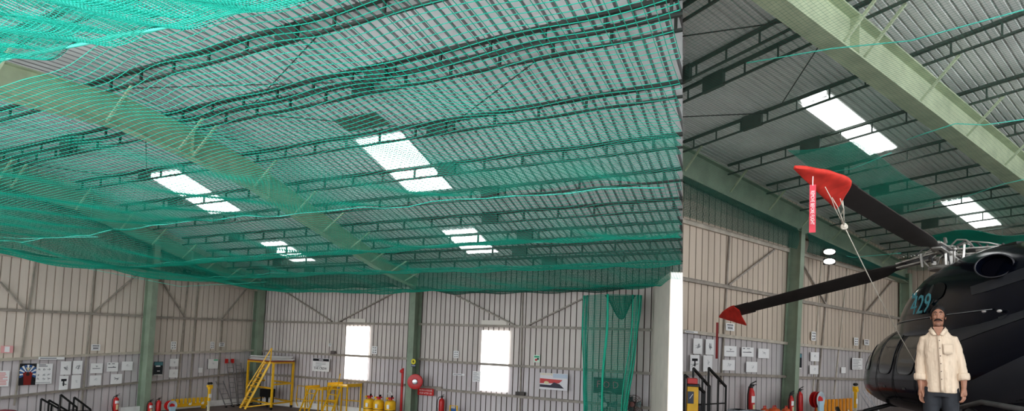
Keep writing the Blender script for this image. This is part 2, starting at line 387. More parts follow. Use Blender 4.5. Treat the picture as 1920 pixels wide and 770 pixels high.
def zl(U,Vv):
    Z=np.zeros_like(U)+5.52+.2*np.clip(1-Vv/3,0,1)
    for a,b,s in zip(ROPES[:-1],ROPES[1:],(.32,.34,.36,.16)):
        t=np.clip((U-a)/(b-a),0,1); k=(U>=a)&(U<b)
        Z-=np.where(k,s*4*t*(1-t)*(1+.12*np.sin(Vv*.5+a))*np.clip(.35+Vv/14,.35,1)*np.clip(Vv/2.2,0,1),0)
    Z-=np.where(U<1.2,.22*np.clip((Vv-9)/3,0,1)*np.clip((21-Vv)/3,0,1)*(1.2-U)/1.2,0)
    # pockets that hang lower
    for uc,vc,ru,rv,d in ((7.5,3.4,2.2,2.0,.20),(3.6,4.6,1.6,2.2,.14),(3.0,9.,1.2,3.5,.25),(10.6,5.5,2.,3.,.2)):
        Z-=np.clip(Vv/1.5,0,1)*d*np.exp(-((U-uc)/ru)**2-((Vv-vc)/rv)**2)
    Z-=.12*np.clip((3-U)/3,0,1)
    Z+=.035*np.sin(U*2.3+Vv*.9)*np.sin(Vv*1.7)+.02*np.sin(Vv*4.1+U)
    return Z
net=thing('overhead_safety_net','green cord safety net slung under the roof of the wide empty bay, sagging in panels','net',(0,0,0))
cell=.078; us_=np.arange(.25,17.95,cell); vs_=np.arange(.2,25.,cell)
U,Vv=np.meshgrid(us_,vs_,indexing='ij')
U=U+.03*np.sin(Vv*1.3+U*.4)+.012*np.sin(Vv*5.); Vv=Vv+.03*np.sin(U*1.9)+.04*np.sin(U*.7+Vv*.5)
Zq=zl(U,Vv); P=npL(U,Vv,Zq); mk=side_mask(P,1)
for vc in (V1,.25): mk&=~((abs(Vv-vc)<.19)&(Zq>np.interp(U,[a for a,b in LT],[b for a,b in LT])+HC-.72*np.clip(.5+U/16,0,1)-.06))
mk&=~((abs(U-5.72)<.2)&(Vv<.66)); mk&=~((U<.68)&((Vv<.62)|(abs(Vv-V1-.16)<.25)))
v_,f_=strands(P,.0037,np.array(LA),np.array(LB),mk); o=mesh_np('mesh_panel',v_,f_,'net',net)
def ropeL(pts,r=.012,m='rope',name='border_rope'):
    mb=MB(); mb.tube(pts,r,6); return mb.build(name,m,parent=net,smooth=True,clip=None)
for i,u in enumerate(ROPES[1:4]):
    vs=np.arange(.7,24.6,.5); pts=[]
    for v in vs:
        z=float(zl(np.array([[u]]),np.array([[v]]))[0,0])+.01*math.sin(v*2); p=L(u+.1*math.sin(v*.4+i)-.05*(v-12)*.6,v,z)
        if (p-EYE).dot(PN)>.03: pts.append(p)
    ropeL(pts,.011)
vs=np.arange(.9,21,.4); ropeL([p for p in (L(.74,v,float(zl(np.array([[.74]]),np.array([[v]]))[0,0])) for v in vs) if (p-EYE).dot(PN)>.05],.012,'netdark')
ropeL([L(9.6,.75,5.5),L(6.,2.6,5.0),L(4.8,6.,5.25)],.008); ropeL([L(16.,3.,5.5),L(12.8,6.,5.45),L(12.5,9.,5.4)],.008)
# darker second layer that drops along the wall heads, shade painted into its cords
U,Vv=np.meshgrid(np.arange(.7,16.,.075),np.arange(.60,1.6,.075),indexing='ij'); Z=5.74-.12*np.sin(np.clip(Vv/1.6,0,1)*PI*.5)+.03*np.sin(U*3)
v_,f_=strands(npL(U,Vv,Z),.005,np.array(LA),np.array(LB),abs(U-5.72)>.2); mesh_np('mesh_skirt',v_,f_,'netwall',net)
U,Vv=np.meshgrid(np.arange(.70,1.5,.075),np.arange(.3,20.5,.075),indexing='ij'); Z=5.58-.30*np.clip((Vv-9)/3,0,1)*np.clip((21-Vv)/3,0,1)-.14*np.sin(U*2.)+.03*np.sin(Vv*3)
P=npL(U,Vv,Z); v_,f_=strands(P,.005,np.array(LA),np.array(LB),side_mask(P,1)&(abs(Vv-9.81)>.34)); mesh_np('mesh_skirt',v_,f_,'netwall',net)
# close-meshed net from beams to top rail, dark cords darken the wall heads
def wallnet(nm,grid,r,m,par,la,lb,xf,sgn,extra=None):
    P=xf(*grid); k=side_mask(P,sgn)
    if extra is not None: k&=extra
    v_,f_=strands(P,r,np.array(la),np.array(lb),k); return mesh_np(nm,v_,f_,m,par)
U,S=np.meshgrid(np.arange(.75,18.5,.042),np.linspace(0,1,34),indexing='ij'); Zt=np.interp(U,[a for a,b in LT],[b for a,b in LT])+HC-.75*np.clip(.5+U/16,0,1)
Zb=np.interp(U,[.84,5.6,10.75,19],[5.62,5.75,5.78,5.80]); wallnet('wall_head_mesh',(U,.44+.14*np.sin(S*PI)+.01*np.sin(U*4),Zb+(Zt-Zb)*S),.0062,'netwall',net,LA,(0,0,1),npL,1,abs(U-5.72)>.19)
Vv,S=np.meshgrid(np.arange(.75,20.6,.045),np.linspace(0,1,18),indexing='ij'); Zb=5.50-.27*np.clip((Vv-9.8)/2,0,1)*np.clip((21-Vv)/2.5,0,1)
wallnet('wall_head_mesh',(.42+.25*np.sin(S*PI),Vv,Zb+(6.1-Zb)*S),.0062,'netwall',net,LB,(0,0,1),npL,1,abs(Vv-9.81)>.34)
# folded net gathered at the near edge
fold=thing('folded_safety_net','thick folded roll of bright green net with a straight roped edge, nearest the viewer overhead','net',(0,0,0))
e0=(18.44, 18.68); e1=(18.11, 21.58)
for k,(cz,cs,r_) in enumerate(((5.17,.027,.0036),(5.25,.030,.004))):
    S,Tt=np.meshgrid(np.arange(-.35,1.9,cs/3.4),np.arange(0,2.2,cs),indexing='ij')
    U=e0[0]+(e1[0]-e0[0])*S+Tt+.03*np.sin(S*22+Tt*5); Vv=e0[1]+(e1[1]-e0[1])*S+.02*np.sin(Tt*9+S*14+k)
    Z=cz-.16*np.sin(np.clip(Tt*1.2,0,PI))*(1+.4*np.sin(S*9.+k))+.03*np.sin(S*25+Tt*4)
    P=npL(U,Vv,Z); v_,f_=strands(P,r_,np.array(LA),np.array(LB),side_mask(P,1)); mesh_np('mesh_layer',v_,f_,'netbright',fold)
mb=MB(); mb.tube([p for p in (L(e0[0]+(e1[0]-e0[0])*s+.004*math.sin(s*30),e0[1]+(e1[1]-e0[1])*s,5.2+.004*math.sin(s*17)) for s in np.arange(-.4,1.9,.03)) if (p-EYE).dot(PN)>.03],.014,6); mb.build('border_rope','rope',parent=fold,smooth=True)
# net curtain gathered in front of the long wall
cur=thing('hanging_net_curtain','gathered green net curtain hanging before the far wall by the white door','net',(0,0,0))
zz=np.arange(.0,5.02,.058); tt=np.arange(-1,1.001,.021)
T_,Zc=np.meshgrid(tt,zz,indexing='ij'); s=np.sin(T_*PI/2)
vc=18.70-.03*(5.4-Zc)+.015*np.sin(Zc*3); hw=1.07-.28*np.clip((4.6-Zc)/3.4,0,1)**1.2
P=npL(1.05+.42*np.cos(s*PI/2)+.05*np.sin(T_*21)*np.clip(Zc/5,.2,1),vc+hw*s,Zc)
v_,f_=strands(P,.0062,np.array(LB),np.array(LB)*.0+np.array([0,0,1.]))
mesh_np('mesh_drape',v_,f_,'net',cur)
for c,rr in ((-.93,.016),(-.8,.012),(.0,.03),(.03,.02),(.78,.018),(.9,.016),(.97,.014)):
    mb=MB(); pts=[]
    for z in np.arange(0,5.01,.25):
        vc_=18.70-.03*(5.4-z); hw_=1.07-.28*max(0,min(1,(4.6-z)/3.4))**1.2
        pts.append(L(1.05+.42*math.cos(c*PI/2)+.02,vc_+hw_*c+.03*math.sin(z*2+c*9),z))
    mb.tube(pts,rr,6); mb.build('gathered_fold',mat('net_fold',(.01,.50,.33),.5) if rr>.013 else 'net',parent=cur,smooth=True)
# dark bag of spare net at its top
T_,Rr=np.meshgrid(np.arange(-1,1.001,.05),np.arange(0,1.001,.05),indexing='ij')
P=npL(1.25-.25*np.cos(T_*PI/2),19.05+.55*T_*(1-.35*Rr**2),5.0-.8*Rr*np.cos(T_*PI/2)**.6-.02)
v_,f_=strands(P,.009,np.array(LB),np.array([0,0,1.])); mesh_np('spare_net_mesh',v_,f_,'netdark',cur)
# ------------------------------------------------------------------ helicopter bay: floor, walls, roof
FR=1.15
def rz(u): return HC+4.21+.072*u
RSH=.4; RU=30.; RVX=22.
Q0_=(15.08, 3.7); Q1_=(3.17, 3.45)
CR_=lambda u: Q0_[1]+(Q1_[1]-Q0_[1])*(u-Q0_[0])/(Q1_[0]-Q0_[0])
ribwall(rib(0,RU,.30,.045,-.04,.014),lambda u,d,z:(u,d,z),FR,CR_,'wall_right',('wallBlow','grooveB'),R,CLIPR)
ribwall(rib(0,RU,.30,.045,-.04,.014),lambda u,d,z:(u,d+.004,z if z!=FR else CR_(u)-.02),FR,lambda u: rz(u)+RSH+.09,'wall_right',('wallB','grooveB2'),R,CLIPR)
mb=MB(); pr=rib(0,RVX,.25,.07,-.045)
mb.grid([[(-d*-1,v,FR) for v,d in pr],[(-d*-1,v,rz(0)+RSH) for v,d in pr]]); struct(mb.build('wall_front','wallB',xf=R,clip=CLIPR))
mb=MB(); pr=rib(-.3,RVX,.155,.045,.04,.015); us=[-.3,10,20,RU]
mb.grid([[(u,v,rz(u)+RSH+d) for v,d in pr] for u in us]); struct(mb.build('ceiling_2','roof2',xf=R,clip=CLIPR))
mb=MB(); mb.box((-.3,-.3,FR-.3),(28.,RVX,FR)); struct(mb.build('floor_2','concrete',xf=R,clip=CLIPR))
# partition between the two bays, edge-on to the viewer
a=V((PN.y,-PN.x,0)).normalized(); a=a if a.y>0 else -a
c=PN.cross(a); c=c if c.z>0 else -c
pp=[EYE+a*1.2-c*4.,EYE+a*40-c*4.,EYE+a*40+c*7.0,EYE+a*1.2+c*7.0,]
mb=MB(); mb.add(pp,[(0,1,2,3)]); struct(mb.build('wall_partition','wall2'))
def g3(a,b,m='girt',h=.11,off=.07): girt('rail_trim',(a[0],off,a[1]),(b[0],off,b[1]),R,m,h=h,clip=CLIPR)
rows=[((15.88, 6.73),(10.0, 6.67),(9.21, 6.67),(0.65, 6.59)),
      ((15.82, 5.14),(11.3, 5.09),(9.42, 5.03),(1.58, 4.97)),
      ((15.16, 3.7),(10.42, 3.57),(9.65, 3.55),(3.34, 3.45)),
      ((15.73, 2.58),(10.84, 2.48),(9.8, 2.44),(4.33, 2.34))]
for (a,b,c_,d),m,h in zip(rows,('girtlight','girt','girtlight','girt'),(.12,.095,.085,.08)):
    g3(ext(a,b,19.),ext(a,b,10.1),m,h); g3(ext(c_,d,9.8),ext(c_,d,.2),m,h)
for a,b in (((13.63, 5.18),(11.04, 6.57)),((9.23, 6.4),(7.41, 5.07)),((3.87, 5.03),(1.33, 6.48))):
    slim((a[0],.09,a[1]),(b[0],.09,b[1]),R,.06)
for a,b in (((13.57, 6.69),(13.87, 2.25)),((7.03, 6.63),(7.92, 1.81)),((3.75, 6.59),(4.49, 2.78))):
    slim((a[0],.05,a[1]),(b[0],.05,b[1]),R,.05,'girt')
for a,b in (((7.66, 6.63),(8.2, 1.82)),((5.51, 6.65),(6.55, 1.78))):
    slim((a[0],.03,a[1]),(b[0],.03,b[1]),R,.035,'girtlight')
cb=(9.94, 1.71); ct=(9.57, 7.29)
mb=MB(); mb.ibeam((cb[0]+.36,.28,FR),(ct[0]+.30,.28,ct[1]+.1),(0,1,0),.26,.48,.03); struct(mb.build('steel_column','steel',xf=R))
column(R,.3,.3,FR,rz(0)-.4,0,1,.34,.42)
# end rafter (on the wall) and the free rafter
def rbeam(p,q,dep,w,m,name='roof_beam',stif=()):
    mb=MB(); p=V(p); q=V(q)
    mb.bar(p,q,w,.03); dz=V((0,0,dep)); mb.bar(p-dz,q-dz,w,.03)
    d=(q-p); d.z=0; d.normalize(); s=V((-d.y,d.x,0))*.012
    mb.add([p+s,q+s,q-dz+s,p-dz+s],[(0,1,2,3)]); mb.add([p-s,q-s,q-dz-s,p-dz-s],[(3,2,1,0)])
    for t in stif:
        c_=p.lerp(q,t); mb.prism([c_-s*w*40,c_+s*w*40,c_+s*w*40-dz,c_-s*w*40-dz],d*.02)
    return struct(mb.build(name,m,clip=CLIPR))
rb=[(20.809, 5.966, 8.108),(10.937, 6.686, 7.397)]
def onroof(u,v,dz=0.): return R(u,v,rz(u)+dz)
t=lambda u: rb[0][1]+(rb[1][1]-rb[0][1])*(u-rb[0][0])/(rb[1][0]-rb[0][0])
rbeam(onroof(26.,t(26.)),onroof(.3,t(.3)),.68,.34,'steelpale',stif=(.29,))
rbeam(onroof(21.,.28,.2),onroof(.1,.28,-.05),.78,.30,'steel')
RP=[22.6,20.5,18.95,18.3,16.2,14.05,11.9,9.75,7.55,5.4,3.1,1.2]
for i,u in enumerate(RP):
    o=purlin(u,.3,RVX,R,rz,clip=CLIPR,step=.78,dz=.27,plates=(2.6,) if i%2==0 else (3.0,9.4),vs=.03,m='purlin2',k=.8)
for u in RP:
    for sg in (1,-1):
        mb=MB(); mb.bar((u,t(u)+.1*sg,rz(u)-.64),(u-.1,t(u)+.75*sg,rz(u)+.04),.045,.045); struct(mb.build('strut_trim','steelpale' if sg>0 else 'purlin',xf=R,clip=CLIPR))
    mb=MB(); mb.bar((u,.4,rz(u)-.5),(u,1.0,rz(u)+.02),.045,.045); struct(mb.build('strut_trim','steelpale',xf=R,clip=CLIPR))
for a,b in (((20.079, 3.624, 8.856),(19.051, 5.282, 8.782)),((19.924, 5.187, 8.845),(19.011, 5.322, 8.779)),((18.257, 5.575, 8.724),(16.508, 3.559, 8.599)),((17.656, 1.541, 8.681),(16.426, 3.197, 8.593))):
    mb=MB(); mb.tube([a,b],.012,5); struct(mb.build('tie_rod_trim','rod',xf=R,clip=CLIPR))
zr=lambda u: rz(u)+RSH
skylight(11.95,15.65,3.65,4.38,R,zr,'window_8'); skylight(3.2,6.8,3.8,4.6,R,zr,'window_9')
mb=MB(); mb.add([(15.75,3.7,rz(15.75)+RSH-.02),(16.0,3.8,rz(16)+RSH-.02),(16.,4.4,rz(16)+RSH-.02),(15.75,4.3,rz(15.75)+RSH-.02)],[(0,1,2,3)]); struct(mb.build('window_10','glow',xf=R))
# net of this bay
netr=thing('overhead_bird_net','fine green net stretched under the roof above the helicopter','net',(0,0,0))
U,S=np.meshgrid(np.arange(.7,17.5,.045),np.linspace(0,1,26),indexing='ij'); Zb=np.interp(U,[.5,9.5,15.8],[6.58,6.64,6.72]); Zt=4.21+.072*U+HC-.72
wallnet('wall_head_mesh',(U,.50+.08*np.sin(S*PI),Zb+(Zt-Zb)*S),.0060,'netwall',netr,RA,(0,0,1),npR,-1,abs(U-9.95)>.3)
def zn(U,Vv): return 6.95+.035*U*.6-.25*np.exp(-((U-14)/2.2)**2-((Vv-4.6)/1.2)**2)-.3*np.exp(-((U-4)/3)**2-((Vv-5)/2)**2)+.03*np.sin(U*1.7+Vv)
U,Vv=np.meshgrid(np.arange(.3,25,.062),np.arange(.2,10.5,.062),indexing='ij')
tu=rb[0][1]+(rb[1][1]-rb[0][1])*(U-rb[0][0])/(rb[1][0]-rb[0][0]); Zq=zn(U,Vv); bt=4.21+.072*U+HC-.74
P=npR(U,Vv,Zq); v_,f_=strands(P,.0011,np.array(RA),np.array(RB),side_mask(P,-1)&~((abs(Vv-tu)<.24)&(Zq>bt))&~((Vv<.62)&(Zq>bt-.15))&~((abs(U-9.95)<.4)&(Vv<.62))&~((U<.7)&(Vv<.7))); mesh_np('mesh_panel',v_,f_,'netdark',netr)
quad=[(17.29, 4.25),(16.77, 5.4),(11.13, 5.17),(9.43, 2.73)]
S,Tt=np.meshgrid(np.linspace(0,1,90),np.linspace(0,1,60),indexing='ij')
def bil(k): return (quad[0][k]*(1-S)+quad[3][k]*S)*(1-Tt)+(quad[1][k]*(1-S)+quad[2][k]*S)*Tt
U=bil(0);Vv=np.maximum(bil(1),.6); P=npR(U,Vv,7.25+.04*np.sin(S*9)-.05*np.sin(Tt*PI)); v_,f_=strands(P,.0042,np.array(RA),np.array(RB)); mesh_np('mesh_patch',v_,f_,'net',netr)
quad=[(7.31, 2.91),(8.01, 4.55),(5.04, 6.19),(1.15, 5.45)]
U=bil(0);Vv=np.maximum(bil(1),.6); P=npR(U,Vv,7.0+.05*np.sin(S*9)); v_,f_=strands(P,.008,np.array(RA),np.array(RB),side_mask(P,-1)); mesh_np('mesh_patch',v_,f_,'net',netr)
for zq,pts in zip((7.4,7.2,7.2,7.1,6.8),([(20.71, 5.54),(20.09, 6.6),(19.44, 7.42),(19.08, 8.66)],[(15.71, 3.64),(15.32, 4.73),(15.72, 5.71)],[(16.22, 6.19),(16.3, 6.57),(16.37, 7.06),(15.93, 7.38),(15.68, 7.94)],[(11.07, 4.29),(11.4, 5.68),(12.04, 6.73),(12.12, 7.19)],[(7.03, -1.2),(6.61, 0.77),(6.36, 2.38)])):
    mb=MB(); mb.tube([R(p[0],max(.7,p[1]),zq) for i,p in enumerate(pts)],.008,6); mb.build('border_rope','rope',parent=netr,smooth=True)
# ------------------------------------------------------------------ sheets, posters and signs on the walls
YAWG=math.atan2(LA.y,LA.x); YAWE=math.atan2(LB.y,LB.x); YAWR=math.atan2(RA.y,RA.x)
def onwall(room,q,off=.08):
    """q = (a0, z0, a1, z1) upper-left and lower-right corner in wall coordinates -> location (bottom centre), yaw, width, height"""
    a0,z0,a1,z1=q
    if room=='g': p=L(a0,off,z0); r=L(a1,off,z1); yaw=YAWG
    elif room=='e': p=L(off,a0,z0); r=L(off,a1,z1); yaw=YAWE
    else: p=R(a0,off,z0); r=R(a1,off,z1); yaw=YAWR
    w=((r-p).x**2+(r-p).y**2)**.5
    return ((p.x+r.x)/2,(p.y+r.y)/2,z1),yaw,w,z0-z1
def rows(mb,w,h,rng,x0=-.4,x1=.4,y0=.12,y1=.86,n=7,t=.018):
    for k in range(n):
        z=h*(y1-(y1-y0)*k/max(n-1,1)); e=x0+(x1-x0)*(.55+.45*rng.random()); mb.box((x0*w,-.0075,z-t*h),(e*w,-.0055,z+t*h))
def blob(mb,w,h,cx,cz,rx,rz,rng,n=5):
    for k in range(n):
        a=rng.random()*PI; L_=.6+.4*rng.random(); c=(cx*w+(rng.random()-.5)*rx*w*.6,-.0065,cz*h+(rng.random()-.5)*rz*h*.6)
        d=V((math.cos(a)*rx*w*L_*.5,0,math.sin(a)*rz*h*L_*.5)); mb.bar(V(c)-d,V(c)+d,.006,.012,(0,1,0))
def txt(parent,s,size,loc,m,name='lettering',rx=PI/2,sx=1.,shear=0.,align='CENTER',ext=.001,rz=0.):
    cu=bpy.data.curves.new(name,'FONT'); cu.body=s; cu.size=size; cu.align_x=align; cu.extrude=ext; cu.shear=shear; cu.resolution_u=2
    tmp=bpy.data.objects.new(name,cu); COL.objects.link(tmp); me=bpy.data.meshes.new_from_object(tmp); bpy.data.objects.remove(tmp); bpy.data.curves.remove(cu)
    me.materials.clear(); me.materials.append(M[m] if isinstance(m,str) else m); me.name=name
    o=bpy.data.objects.new(name,me); COL.objects.link(o); o.parent=parent; o.location=loc; o.rotation_euler=(rx,0,rz); o.scale=(sx,1,1); return o
def sheet(room,q,name,label,cat,kind,m='white',group=None,seed=0,off=.08,tilt=0.):
    loc,yaw,w,h=onwall(room,q,off); t=thing(name,label,cat,loc,yaw,group); t.rotation_euler=(0,tilt,yaw); rng=random.Random(seed+len(label))
    mb=MB(); mb.box((-w/2,-.005,0),(w/2,0,h)); mb.build('paper' if cat in ('paper','poster') else 'panel',m,parent=t)
    p=MB()
    def done(mm='ink',nm='lettering'): p.build(nm,mm,parent=t)
    if kind=='text': rows(p,w,h,rng); done()
    elif kind=='pinktext': rows(p,w,h,rng,n=9,t=.03); done('pink')
    elif kind=='heads':
        rows(p,w,h,rng,-.3,.35,.88,.95,2,.02); 
        for cx in (-.28,.02,.3):
            for cz in (.72,.45,.25): blob(p,w,h,cx,cz,.18,.1,rng,4)
        p.box((-.42*w,-.0075,.06*h),(.42*w,-.0055,.08*h)); done()
    elif kind=='draw': blob(p,w,h,.02,.52,.42,.34,rng,9); done()
    elif kind=='faint': blob(p,w,h,.05,.55,.3,.3,rng,4); done(mat('faint_ink',(.55,.55,.57),.8))
    elif kind=='bar': p.box((-.34*w,-.0075,.45*h),(.30*w,-.0055,.51*h)); blob(p,w,h,.0,.68,.22,.16,rng,4); done()
    elif kind=='tool':
        p.box((-.30*w,-.0075,.62*h),(.30*w,-.0055,.78*h)); p.box((-.06*w,-.0075,.28*h),(.06*w,-.0055,.62*h)); blob(p,w,h,0,.42,.6,.3,rng,5); done('inkdark')
    elif kind=='head2': p.box((-.40*w,-.0075,.80*h),(-.22*w,-.0055,.90*h)); p.box((-.08*w,-.0075,.82*h),(.18*w,-.0055,.9*h)); p.box((-.4*w,-.0075,.42*h),(.3*w,-.0055,.5*h)); blob(p,w,h,.1,.5,.5,.15,rng,5); done()
    elif kind=='six':
        for cx in (-.2,.2):
            for cz in (.2,.5,.8): blob(p,w,h,cx,cz,.28,.16,rng,5)
        done('inkdark')
    elif kind=='notice': p.box((-.36*w,-.0075,.72*h),(.36*w,-.0055,.84*h)); p.box((-.3*w,-.0075,.30*h),(.3*w,-.0055,.44*h)); p.box((-.36*w,-.0075,.56*h),(.36*w,-.0055,.60*h)); p.box((-.36*w,-.0075,.16*h),(.36*w,-.0055,.19*h)); done('inkdark')
    elif kind=='strip': rows(p,w,h,rng,-.44,.46,.5,.5,1,.16); done()
    elif kind=='none': pass
    return t,w,h
G1='white drawing sheets on the end wall of the wide bay'; G2='white drawing sheets on the wall of the helicopter bay'
AT=' of the wide empty bay'
sheet('g',(8.7, 2.05, 8.36, 1.57),'drawing_sheet','white sheet with a round sketch, top left of the four-sheet block near the folding-frame drawings','paper','draw',group=G1)[0]['label']='white sheet with round sketch, upper left of four-sheet block, wide bay'
sheet('g',(8.3, 2.07, 7.98, 1.59),'drawing_sheet','white sheet with curled sketch, upper right of four-sheet block, wide bay','paper','draw',group=G1,seed=1)
sheet('g',(8.71, 1.53, 8.42, 1.03),'drawing_sheet','white sheet with bold black hammer-shaped print, lower left of four-sheet block, wide bay','paper','tool',group=G1,seed=2)
sheet('g',(8.31, 1.55, 8.0, 1.05),'drawing_sheet','nearly blank white sheet, lower right of four-sheet block, wide bay','paper','faint',group=G1,seed=3)
sheet('g',(7.69, 1.97, 7.26, 1.6),'drawing_sheet','white landscape sheet with dark bar, upper row first right of four-sheet block, wide bay','paper','bar',group=G1,seed=4)
sheet('g',(7.69, 1.52, 7.28, 1.15),'drawing_sheet','pale landscape sheet below the dark-bar sheet, wide bay','paper','faint',group=G1,seed=5)
sheet('g',(7.1, 2.0, 6.68, 1.65),'drawing_sheet','white landscape sheet with header boxes, middle of upper row, wide bay','paper','head2',group=G1,seed=6)
sheet('g',(6.92, 1.55, 6.5, 1.17),'drawing_sheet','white landscape sheet with faint sketch, lower row nearest the column, wide bay','paper','draw',group=G1,seed=7)
sheet('g',(6.54, 2.03, 6.12, 1.68),'drawing_sheet','white landscape sheet with slanted stroke, upper row nearest the column, wide bay','paper','faint',group=G1,seed=8)
sheet('g',(7.72, 2.68, 7.4, 2.45),'safety_notice','small white notice with bold black lines alone above the middle rail, wide bay','sign','notice')
sheet('g',(9.45, 2.21, 8.63, 2.12),'label_strip','long white lettered strip on the wall rail above the dark figure poster','sign','strip',off=.14)
t,w,h=sheet('g',(10.54, 2.58, 10.19, 2.34),'safety_notice','pink bordered notice with a white middle at the left edge of wide bay','sign','none',m='pink')
mb=MB(); mb.box((-.2*w,-.008,.12*h),(.2*w,-.005,.9*h)); mb.build('white_field','white',parent=t)
sheet('g',(10.63, 1.75, 10.24, 1.23),'printed_notice','white notice full of pink lines at the left edge of the wide bay','paper','pinktext')
t,w,h=sheet('g',(9.96, 1.98, 9.46, 1.25),'wall_poster','dark poster of a red figure with raised arms before white and blue rays','poster','none',m='inkdark')
for k in range(15):
    a=-.35+k*(PI+.7)/14; 
    r0,r1=.13*w,.62*w; c=V((0,-.0065,.52*h)); d=V((math.cos(a),0,math.sin(a)))
    n=V((-d.z,0,d.x)); e=c+d*r1; e.x=max(-w*.48,min(w*.48,e.x)); e.z=max(.02*h,min(.96*h,e.z))
    mb=MB(); mb.add([c+d*r0-n*.01,c+d*r0+n*.01,e+n*.035,e-n*.035],[(0,1,2,3)]); mb.build('ray','white' if k%2 else 'blue',parent=t)
mb=MB(); mb.add([(-.22*w,-.009,0),(.22*w,-.009,0),(.25*w,-.009,.42*h),(.30*w,-.009,.55*h),(.12*w,-.009,.64*h),(0,-.009,.54*h),(-.12*w,-.009,.64*h),(-.30*w,-.009,.55*h),(-.25*w,-.009,.42*h)],[tuple(range(9))]); mb.build('figure',mat('figure_dark_red',(.26,.025,.02),.6),parent=t)
mb=MB(); mb.lathe([(.001,0),(.11*w,.001)],(0,-.010,.50*h),(0,-1,0),14); mb.build('head',mat('dark_face_print',(.05,.02,.02),.7),parent=t)
mb=MB(); mb.box((-.03*w,-.010,.64*h),(.03*w,-.008,.8*h)); mb.bar((0,-.009,.68*h),(-.12*w,-.009,.82*h),.02,.02); mb.bar((0,-.009,.68*h),(.12*w,-.009,.82*h),.02,.02); mb.build('flame','cream',parent=t)
sheet('g',(9.5, 1.97, 8.96, 1.27),'printed_notice','white poster with bold heading and small drawings, touching the dark figure poster','paper','heads')
# right of the end-wall column
def darkposter(room,q,label):
    t,w,h=sheet(room,q,'wall_poster',label,'poster','none',m=mat('dark_poster',(.012,.02,.03),.5))
    mb=MB(); mb.box((-.46*w,-.008,.72*h),(.46*w,-.006,.97*h)); mb.build('sky_band',mat('poster_sky',(.10,.26,.30),.6),parent=t)
    for lo,hi in (((-.3*w,-.009,.62*h),(.2*w,-.006,.72*h)),((-.12*w,-.009,.28*h),(.2*w,-.006,.34*h)),((-.46*w,-.009,.0),(.46*w,-.006,.06*h))): MB().box(lo,hi).build('highlight','white',parent=t)
darkposter('g',(5.24, 2.02, 4.85, 1.46),'dark night-scene poster just right of the end-wall column, wide bay')
sheet('g',(4.55, 2.14, 4.16, 1.81),'drawing_sheet','upper of two stacked white sheets right of the end-wall column, wide bay','paper','faint',group=G1,seed=9)
sheet('g',(4.55, 1.69, 4.15, 1.35),'drawing_sheet','lower of two stacked white sheets right of the end-wall column, wide bay','paper','faint',group=G1,seed=10)
sheet('g',(3.19, 1.74, 2.98, 1.52),'label_card','small blank white card between stacked sheets and framed board, wide bay','paper','none')
t,w,h=sheet('g',(2.74, 2.12, 2.21, 1.69),'notice_board','white board with green corner and dark edge near the ladders, wide bay','sign','faint')
mb=MB(); mb.box((.05*w,-.009,.84*h),(.46*w,-.006,.96*h)); mb.build('green_corner','green',parent=t); mb=MB(); mb.box((-w*.54,-.01,-.02),(-w*.5,.0,h+.01)); mb.build('frame','black',parent=t)
sheet('g',(4.56, 2.87, 4.31, 2.53),'safety_notice','tall white pictogram notice above the stacked sheets, wide bay','sign','six')
sheet('g',(2.67, 2.9, 2.46, 2.59),'safety_notice','narrow white pictogram notice above the framed board, wide bay','sign','six')
sheet('g',(2.22, 2.87, 1.93, 2.69),'safety_notice','small white lettered notice nearest the bay corner, wide bay','sign','notice')
# far long wall
sheet('e',(4.83, 3.01, 5.01, 2.88),'label_card','tiny white card above the junction box left of the first bright window','sign','notice')
mb=MB(); q=(5.03, 2.68, 5.3, 2.53); loc,yaw,w,h=onwall('e',q); t=thing('junction_box','small dark grey box on the wall left of the first bright window','box',loc,yaw)
mb.box((-w/2,-.06,0),(w/2,.0,h)); mb.build('case',mat('dark_box',(.10,.08,.08),.6),parent=t); mb=MB(); mb.box((-w*.4,-.066,h*.1),(w*.4,-.06,h*.9)); mb.build('cover',mat('box_cover',(.16,.13,.13),.6),parent=t)
t,w,h=sheet('e',(3.97, 2.32, 5.02, 1.73),'wall_sign','large white sign with black band on top, left of first bright window','sign','none',off=.16)
mb=MB(); mb.box((-.47*w,-.009,.78*h),(.47*w,-.006,.97*h)); mb.build('black_band','inkdark',parent=t); mb=MB(); mb.box((-.12*w,-.011,.84*h),(.14*w,-.008,.91*h)); mb.build('badge','white',parent=t)
txt(t,'THE CREW',.155,(-.02*w,-.008,.14*h),'inkdark',sx=1.05); mb=MB(); rng=random.Random(2); rows(mb,w,h,rng,-.3,.3,.36,.66,4,.012); mb.build('print','ink',parent=t)
sheet('e',(7.4, 2.96, 7.71, 2.63),'safety_notice','white notice with one dark symbol between first window and green column','sign','six')
# on the green column of the long wall
def oncol(cx,cy,r): pass
pc=(10.08, 2.4); t=thing('caution_disc','round yellow caution disc on the green column above the hose reel','sign',L(.605,pc[0],pc[1]),YAWE)
mb=MB(); mb.lathe([(.001,0),(.115,0),(.115,.01),(.001,.012)],(0,0,0),(0,-1,0),20); mb.build('disc',mat('caution_yellow',(.75,.66,.06),.5),parent=t); mb=MB(); mb.box((-.015,-.018,-.05),(.015,-.011,.06)); mb.box((-.05,-.018,-.01),(.05,-.011,.01)); mb.build('symbol','inkdark',parent=t)
pc=(10.09, 2.24); t=thing('label_plate','small dark blue plate under the yellow disc on the green column','sign',L(.605,pc[0],pc[1]),YAWE)
mb=MB(); mb.box((-.11,-.01,-.05),(.11,0,.05)); mb.build('panel',mat('navy_plate',(.03,.05,.12),.5),parent=t); mb=MB(); mb.box((-.09,-.013,-.01),(.09,-.01,.01)); mb.build('print','white',parent=t)
